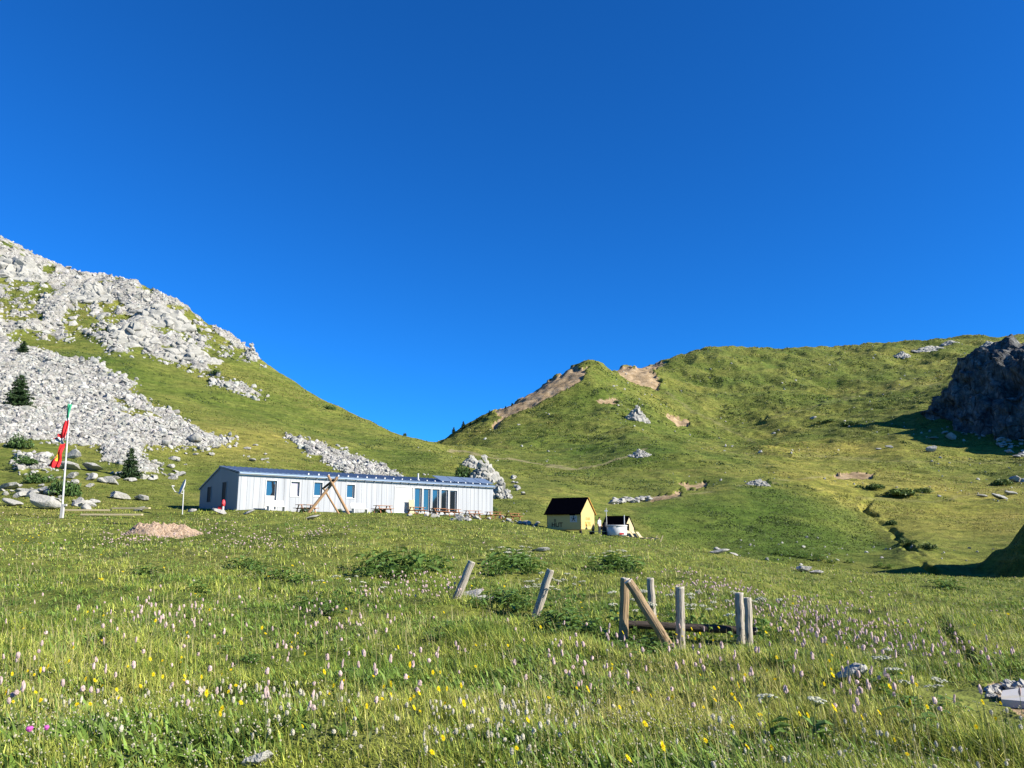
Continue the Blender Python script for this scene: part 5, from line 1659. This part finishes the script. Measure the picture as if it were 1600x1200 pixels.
def plant_flowers(kind, name, x, y, hlo, hhi, label, group, nind, wmin, seed, stuff_name):
    """the nearest ones as things of their own, the rest as one object"""
    rng = np.random.default_rng(seed)
    k = ~keep_out(x, y, None); x, y = x[k], y[k]
    z = hgt(x, y); n = len(x)
    h = rng.uniform(hlo, hhi, n); rz = rng.uniform(0, 6.283, n)
    h = h / FH[kind]; fat = np.clip(y * wmin, 1.0, 3.2) * rng.uniform(.55, 1.15, n) * {'bistort': .9, 'daisy': .60, 'clover': .66, 'umbel': 1.0, 'thistle': .8}[kind]
    # things the picture shows largest: nearest within the frame
    px, py = proj(x, y, z + h * FH[kind])
    infr = (px > 0) & (px < 1600) & (py < 1195)
    order = np.argsort(np.where(infr, y, 1e6)); ind = order[:min(nind, int(infr.sum()))]; rest = order[len(ind):]
    for i in ind:
        o = link(name, FL_ME[kind][i % 5], None, (x[i], y[i], z[i]), rz[i])
        o.scale = (fat[i], fat[i], h[i])
        rz[i] = rz[i] if kind not in ('daisy',) else rng.uniform(-.6, .6)
        o.rotation_euler = (rng.uniform(-.12, .12), rng.uniform(-.2, .06), rz[i])
        tag(o, label, "flower", group)
    if len(rest) and stuff_name:
        V, Fq, mi, off = [], {}, {}, 0
        for kk in range(5):
            sel = rest[rest % 5 == kk]
            if not len(sel): continue
            m = FL[kind][kk]
            v = np.array(m.v)
            c_, s_ = np.cos(rz[sel]), np.sin(rz[sel])
            sx = fat[sel]
            vx = v[None, :, 0] * sx[:, None]; vy = v[None, :, 1] * sx[:, None]; vz = v[None, :, 2] * h[sel][:, None]
            lean = rng.uniform(-.2, .08, len(sel))[:, None]
            wv = np.stack([vx * c_[:, None] - vy * s_[:, None] + vz * lean + x[sel][:, None], vx * s_[:, None] + vy * c_[:, None] + y[sel][:, None], vz + z[sel][:, None]], -1)
            V.append(wv.reshape(-1, 3))
            nv = len(v); base = off + (np.arange(len(sel)) * nv)[:, None]
            bysize = {}
            for f, q in zip(m.f, m.m): bysize.setdefault(len(f), []).append((f, q))
            for L, lst in bysize.items():
                fa = np.array([f for f, _ in lst]); qa = np.array([q for _, q in lst])
                Fq.setdefault(L, []).append((base[:, :, None] + fa[None]).reshape(-1, L))
                mi.setdefault(L, []).append(np.tile(qa, len(sel)))
            off += nv * len(sel)
        ls = sorted(Fq)
        o = link(stuff_name, np_mesh(stuff_name, np.concatenate(V), [np.concatenate(Fq[L]) for L in ls], FM[kind], None, False, np.concatenate([np.concatenate(mi[L]) for L in ls])))
        tag(o, kind="stuff")

def at_pixels(pxy, spread=0.0, seed=0, n=1):
    """meadow points seen at given pixels, n per pixel, spread in metres"""
    rng = np.random.default_rng(seed); X_, Y_ = [], []
    for px, py in pxy:
        p = hit(px, py)
        if p is None: continue
        sp_ = spread * (1 if spread > 0 else 0)
        X_.append(p.x + rng.normal(0, 1, n) * sp_); Y_.append(p.y + rng.normal(0, 1, n) * sp_ * 1.5)
    X_ = np.concatenate(X_); Y_ = np.clip(np.concatenate(Y_), 4.2, 74)
    return X_, Y_
x, y = SPR_POS
rng = np.random.default_rng(18)
rock_cloud('tiny_pale_flowers', x, y, hgt(x, y) + rng.uniform(.08, .27, len(x)), np.maximum(rng.uniform(.003, .0085, len(x)), y * .00045), 19, mat_petal('tiny_petals', (.50, .46, .32)))
# drifts of pink bistort where the photograph has them
dr = [at_pixels([(270, 990), (290, 985), (255, 1000), (305, 978), (240, 1008), (285, 1005)], .35, 1, 7),
      at_pixels([(180, 845), (220, 850), (250, 850), (205, 855), (400, 850), (430, 865), (410, 855), (480, 838), (360, 842), (330, 835), (520, 842)], 1.0, 2, 22),
      at_pixels([(650, 925), (665, 935), (690, 925), (640, 940), (610, 945), (675, 920)], .7, 3, 16),
      at_pixels([(1085, 925), (1105, 945), (1130, 935), (1150, 950), (1180, 965), (1200, 985), (1095, 910)], .9, 4, 24),
      at_pixels([(1255, 965), (1280, 985), (1300, 1000), (1325, 1000), (1260, 1000), (1350, 1010), (1390, 1025), (1330, 1035), (1290, 1030), (1240, 990), (1420, 1045), (1470, 1060), (1500, 1070)], .65, 5, 22),
      at_pixels([(915, 1035), (905, 1020), (940, 1060), (930, 1095), (885, 1085), (850, 1070), (700, 1075), (690, 1060), (545, 1000), (560, 1025), (575, 1010), (480, 975), (505, 985), (1060, 1050), (1085, 1070), (1030, 1010)], .30, 6, 6),
      at_pixels([(1330, 1120), (1340, 1090), (1240, 1110), (1200, 1080), (1400, 1130), (1160, 1095), (1080, 1085), (1350, 1170), (1450, 1150), (1270, 1060), (1290, 1050), (960, 1110), (640, 1130)], .28, 7, 5)]
ox, oy = meadow_pos(700, 51, 5.5, 60, 'log'); ox, oy = clump(ox, oy, 9, 52, .1)
X_ = np.concatenate([d[0] for d in dr] + [ox]); Y_ = np.concatenate([d[1] for d in dr] + [oy])
plant_flowers('bistort', 'pink_flower', X_, Y_, .24, .46, "pale pink flower spike on a thin stem standing in the meadow", "pink flower spikes in the meadow", 300, .075, 53, "pink_flowers")
yd = [at_pixels([(40, 1115), (62, 1118), (135, 1050), (95, 1083), (192, 1087), (190, 1120), (325, 965), (160, 930), (290, 1025), (280, 1070), (300, 1105), (370, 1085), (320, 1170), (355, 1175), (455, 1035), (410, 1020), (470, 1070), (520, 1110), (115, 1140), (50, 1170)], .10, 11, 2),
      at_pixels([(615, 1145), (650, 1140), (690, 1135), (680, 1150), (620, 1165), (700, 1160), (550, 1125), (720, 1095), (590, 1180)], .16, 12, 2),
      at_pixels([(1110, 1150), (1140, 1155), (1080, 1170), (1150, 1185), (1245, 1095), (1315, 1110), (1290, 1095), (1215, 1110), (1445, 1145), (1480, 1165), (1220, 1170), (1320, 1195), (1555, 1190), (1075, 1020), (1085, 1030), (1065, 1018)], .15, 13, 2),
      at_pixels([(15, 850), (40, 855), (10, 862), (30, 845)], .9, 14, 7)]
ox, oy = meadow_pos(130, 55, 4.6, 30, 'inv')
X_ = np.concatenate([d[0] for d in yd] + [ox]); Y_ = np.concatenate([d[1] for d in yd] + [oy])
plant_flowers('daisy', 'yellow_flower', X_, Y_, .20, .38, "small yellow rayed flower in the meadow grass", "yellow flowers in the meadow", 280, .12, 56, "yellow_flowers")
cd = [at_pixels([(370, 1125), (390, 1145), (395, 1120), (350, 1110), (440, 1115), (470, 1130), (500, 1150), (340, 1135), (310, 1115), (280, 1120), (410, 1160), (520, 1170)], .22, 21, 7),
      at_pixels([(750, 1165), (780, 1165), (790, 1180), (760, 1130), (720, 1150), (740, 1175), (810, 1130), (820, 1185), (840, 1190), (700, 1190), (670, 1165), (860, 1175), (980, 1140)], .24, 22, 8),
      at_pixels([(1130, 1190), (1390, 1185), (1520, 1180), (1330, 1170), (1200, 1180), (1450, 1195), (220, 1150), (80, 1120)], .25, 23, 6)]
ox, oy = meadow_pos(170, 57, 4.6, 26, 'inv'); ox, oy = clump(ox, oy, 4, 58, .0)
X_ = np.concatenate([d[0] for d in cd] + [ox]); Y_ = np.concatenate([d[1] for d in cd] + [oy])
plant_flowers('clover', 'clover_flower', X_, Y_, .12, .24, "small round whitish clover head low in the meadow grass", "white clover heads in the meadow", 290, .12, 59, "clover_flowers")
# white umbels round the posts, in the near right and on the ridge
X_, Y_ = at_pixels([(795, 884), (780, 882), (815, 886), (830, 880), (805, 878), (950, 888), (965, 884), (985, 888), (940, 884), (870, 948), (885, 955), (880, 940), (540, 945), (575, 945), (835, 940), (850, 945), (1000, 985), (1015, 990), (1030, 1000), (1075, 1000), (1150, 1000), (1160, 1008), (1100, 995),], .35, 31, 4)
plant_flowers('umbel', 'umbel_flower', X_, Y_, .42, .75, "white flat topped umbel flower above its green leaves", "white umbels in the meadow", 290, .055, 60, None)
X_, Y_ = at_pixels([(1455, 1105), (1470, 1100), (1440, 1112), (1480, 1110), (1400, 1085), (1225, 1150)], .25, 34, 3)
plant_flowers('umbel', 'umbel_flower', X_, Y_, .24, .36, "white flat topped umbel flower above its green leaves", "white umbels in the meadow", 290, .055, 62, None)
X_, Y_ = at_pixels([(58, 1180), (44, 1190)], .02, 32, 1)
plant_flowers('thistle', 'thistle_flower', X_, Y_, .14, .2, "magenta flower low at the bottom left corner of the meadow", "magenta flowers", 5, .05, 61, None)

# ------------------------------------------------------------------ leafy plants (docks and lady's mantle)
def leafy(k, n=34, spread=.42, hmax=.42):
    rnd = random.Random(900 + k); m = MB()
    for i in range(n):
        a = rnd.uniform(0, 6.283); L = rnd.uniform(.14, .30); w = L * rnd.uniform(.30, .5); r0 = spread * math.sqrt(rnd.random()) * .8
        c_, s_ = math.cos(a), math.sin(a); b_ = rnd.uniform(0, 6.283)
        ox_, oy_ = r0 * math.cos(b_), r0 * math.sin(b_); z0 = rnd.uniform(.08, hmax) * (1 - .5 * r0 / spread); up = rnd.uniform(.0, .6)
        def q(t, side, dz=0): return (ox_ + c_ * L * t - s_ * side, oy_ + s_ * L * t + c_ * side, z0 + L * up * t - .45 * L * t * t + dz)
        b0 = len(m.v)
        m.v += [q(0, 0), q(.35, w * .5, .01), q(.35, 0, -.012), q(.35, -w * .5, .01), q(.75, w * .38, .01), q(.75, 0, -.01), q(.75, -w * .38, .01), q(1.05, 0)]
        for f in ((0, 2, 1), (0, 3, 2), (1, 2, 5, 4), (2, 3, 6, 5), (4, 5, 7), (5, 6, 7)): m.f.append(tuple(b0 + j for j in f)); m.m.append(0)
        m.tube([(ox_ * .3, oy_ * .3, -.05), q(0, 0)], .005, 4, False)
    return m.mesh("leafy_plant", M['leaf_dark'], True)
LEAFY = [leafy(k) for k in range(6)]
LP = [(375, 888, 1.0), (395, 892, .9), (405, 900, .8), (445, 905, .8), (470, 912, .7), (590, 890, 1.3), (620, 888, 1.5), (650, 892, 1.4), (680, 895, 1.4), (575, 900, 1.2), (610, 902, 1.1), (640, 905, 1.0),
      (785, 890, 1.5), (800, 888, 1.7), (815, 892, 1.6), (830, 896, 1.3), (775, 898, 1.2), (955, 892, 1.5), (970, 890, 1.6), (985, 894, 1.3), (945, 897, 1.1), (760, 945, 1.0), (780, 942, 1.1), (800, 948, 1.1), (815, 955, .9), (745, 950, .8),
      (870, 985, .9), (890, 978, 1.1), (905, 985, 1.1), (925, 990, 1.0), (880, 995, .8), (860, 975, .9), (990, 1012, .8), (1005, 1020, .9), (1020, 1012, .9), (1035, 1018, .7), (975, 1018, .7), (1050, 1012, .6), (1000, 1030, .6),
      (1400, 1110, .7), (1430, 1120, .8), (1460, 1130, .9), (1420, 1140, .8), (1485, 1120, .8), (1450, 1150, .7), (1500, 1140, .7), (1240, 1048, .7), (1255, 1035, .7), (1190, 1030, .7), (1215, 1040, .6),
      (1220, 867, 1.6), (1235, 869, 1.5), (1255, 872, 1.6), (1280, 876, 1.7), (1300, 880, 1.2), (1470, 918, 1.3), (1485, 921, 1.2), (1330, 880, 1.2), (1375, 886, 1.2), (1390, 888, 1.0),
      (70, 1060, .5), (95, 1050, .5), (30, 1070, .5), (350, 1020, .6), (390, 1035, .6), (545, 1060, .55), (580, 1070, .5), (310, 925, .8), (520, 960, .8), (470, 950, .8), (230, 900, .8), (700, 985, .7), (680, 1000, .6), (150, 985, .6), (170, 1000, .6)]
for k, (px, py, s_) in enumerate(LP):
    p = hit(px, py)
    o = link("leafy_plant", LEAFY[k % 6], None, p, random.uniform(0, 6.28)); s2 = s_ * random.uniform(.85, 1.15) * max(.6, min(1.5, p.y / 18))
    o.scale = (s2, s2, s2 * .9)
    tag(o, "clump of broad dark green leaves growing in the meadow", "plant", "broad leaved clumps in the meadow")

# ------------------------------------------------------------------ trees and bushes
def spruce(h, seed, bare=.04, wide=.34):
    """returns (trunk mesh, crown mesh): whorls of drooping branches set with needle clumps"""
    rnd = random.Random(seed); rng = np.random.default_rng(seed)
    m = MB(); m.tube([(0, 0, -.3), (0, 0, h * .5), (0, 0, h * .97)], [h * .028, h * .018, h * .004], 8)
    V, Fc, C = [], [], []; nv = 0
    zz = h * bare
    while zz < h * .99:
        f = 1 - zz / h
        L = h * wide * (f ** .8) * rnd.uniform(.75, 1.15) + .04 * h
        nb = max(4, int(9 * f + 4))
        a0 = rnd.uniform(0, 6.28)
        for b in range(nb):
            a = a0 + 6.283 * b / nb + rnd.uniform(-.3, .3); l = L * rnd.uniform(.55, 1.15)
            if rnd.random() < .07: continue
            dr_ = rnd.uniform(-.35, .05)
            tip = (math.cos(a) * l, math.sin(a) * l, zz + l * dr_)
            m.tube([(0, 0, zz), tip], [h * .006, h * .002], 4, False)
            ncl = max(6, int(26 * l / (h * .3)))
            for q in range(ncl):
                t = rng.uniform(.15, 1.05); s = h * .045 * rng.uniform(.6, 1.3)
                c = np.array([tip[0] * t, tip[1] * t, zz + l * dr_ * t]) + rng.normal(0, h * .012, 3)
                for w in range(2):
                    d1 = rng.normal(size=3); d1 /= np.linalg.norm(d1); d2 = rng.normal(size=3); d2 -= d1 * d2.dot(d1); d2 /= np.linalg.norm(d2)
                    V += [c - d1 * s, c + d2 * s * .35, c + d1 * s, c - d2 * s * .35]
                    Fc.append((nv, nv + 1, nv + 2, nv + 3)); nv += 4
                    C += [np.array((.030, .058, .018)) * rng.uniform(.6, 1.5)] * 4
        zz += h * rnd.uniform(.045, .075)
    return m.mesh("trunk", M['bark']), np_mesh("crown", np.array(V), np.array(Fc), M['needle'], np.array(C))
def bush_mesh(seed, n=900, col=(.045, .085, .02)):
    rng = np.random.default_rng(seed)
    V, Fc, C = [], [], []; nv = 0
    lobes = [(rng.normal(0, .45, 2), rng.uniform(.35, .7)) for _ in range(7)]
    for i in range(n):
        lc, lr = lobes[rng.integers(len(lobes))]
        d = rng.normal(size=3); d /= np.linalg.norm(d); d[2] = abs(d[2])
        c = np.array([lc[0], lc[1], .05]) + d * lr * np.array([1, 1, 1.1]) * rng.uniform(.55, 1.05)
        s = rng.uniform(.06, .13)
        d1 = rng.normal(size=3); d1 /= np.linalg.norm(d1); d2 = np.cross(d1, rng.normal(size=3)); d2 /= np.linalg.norm(d2)
        V += [c - d1 * s, c + d2 * s * .5, c + d1 * s, c - d2 * s * .5]; Fc.append((nv, nv + 1, nv + 2, nv + 3)); nv += 4
        C += [np.array(col) * rng.uniform(.6, 1.6)] * 4
    return np_mesh("foliage", np.array(V), np.array(Fc), M['needle'], np.array(C))
SPR = [spruce(1.0, 50 + k) for k in range(4)]
def tree(px, py, hpx, k, label, group=None, wide=1.0, Y=None):
    p = hit(px, py) if Y is None else P(px, py, Y)
    if Y is not None: p.z = hz(p.x, p.y)
    h = hpx / 1200 * p.y
    t = empty("spruce_tree", p, random.uniform(0, 6.28)); tag(t, label, "tree", group)
    t.scale = (h * wide, h * wide, h)
    link("trunk", SPR[k % 4][0], t); link("crown", SPR[k % 4][1], t)
tree(28, 634, 50, 0, "dark spruce standing alone in the middle of the white scree", wide=1.25)
tree(202, 747, 47, 1, "small dense spruce at the lower edge of the scree", wide=1.05)
tree(36, 551, 20, 2, "small dark conifer at the top of the scree near the left edge", wide=1.5)
for px, py, hp_ in ((709, 673, 9), (724, 667, 12), (745, 657, 7), (753, 652, 6), (765, 646, 8), (790, 636, 5), (735, 662, 6), (800, 631, 5)):
    p = hit(px, py + 3)
    tree(px, py + 3, hp_, random.randrange(4), "tiny dark conifer on the left skyline of the middle hill", "conifers on the middle hill's skyline", 1.2)
BUSH = [bush_mesh(70 + k) for k in range(4)]
SCRUB = [bush_mesh(80 + k, 1100, (.085, .125, .028)) for k in range(3)]
SHR = [(95, 775, 46, 34, "dark round bush at the lower left, right behind the flagpole"), (60, 755, 40, 18, "low dark bush left behind the flagpole"), (28, 700, 30, 24, "dark bush at the left edge under the scree"), (40, 726, 34, 16, "low green bush at the left edge below another bush"),
       (724, 748, 26, 28, "round dark green bush in front of the outcrop behind the hut"), (768, 800, 16, 12, "small green bush at the hut's far right corner"), (335, 585, 22, 10, "bright green low bush on the left mountainside"),
       (516, 640, 16, 8, "dark bush on the left ridge line"), (305, 518, 14, 9, "dark juniper among the rocks of the left flank"), (1032, 598, 10, 8, "dark bush at the foot of the tan landslide"), (965, 630, 9, 6, "dark bush right of the bare patch on the middle hill"),
       (958, 640, 8, 5, "low dark bush below the bare patch on the middle hill"), (1400, 775, 60, 14, "broad dark green scrub in the hollow of the right valley"), (1360, 764, 36, 10, "dark green scrub left of the broad scrub in the valley"),
       (1440, 770, 26, 10, "dark scrub right of the broad scrub in the valley"), (1570, 758, 36, 12, "dark scrub in front of the boulder at the right edge"), (1450, 858, 26, 12, "dark green scrub by the stream gully"), (1420, 850, 20, 10, "small dark scrub left of the stream gully's end"),
       (1395, 820, 18, 10, "dark scrub in the middle of the stream gully"), (1330, 665, 24, 10, "darker scrub patch in the middle of the right slope"), (1290, 660, 20, 6, "low scrub on the right slope"), (1200, 757, 14, 8, "dark bush beside the trail's grey outcrop"),
       (632, 681, 5, 6, "tiny reddish shrub on the saddle skyline"), (478, 797, 16, 10, "green planter shrub at the left of the crossed poles"), (591, 798, 26, 9, "green planter shrubs left of the double door"), (530, 800, 12, 7, "green planter shrub behind the crossed poles")]
for k, (px, py, wpx, hpx, lab) in enumerate(SHR):
    terr = 'planter' in lab
    p = on_terrace(px, 1.0) if terr else hit(px, py)
    if p is None: continue
    o = link("bush", SCRUB[k % 3] if "scrub" in lab or "bright" in lab else BUSH[k % 4], None, (p.x, p.y, p.z - .03), random.uniform(0, 6.28))
    o.scale = (wpx / 1200 * p.y / 1.9, wpx / 1200 * p.y / 1.9, hpx / 1200 * p.y / .85)
    tag(o, lab, "bush")
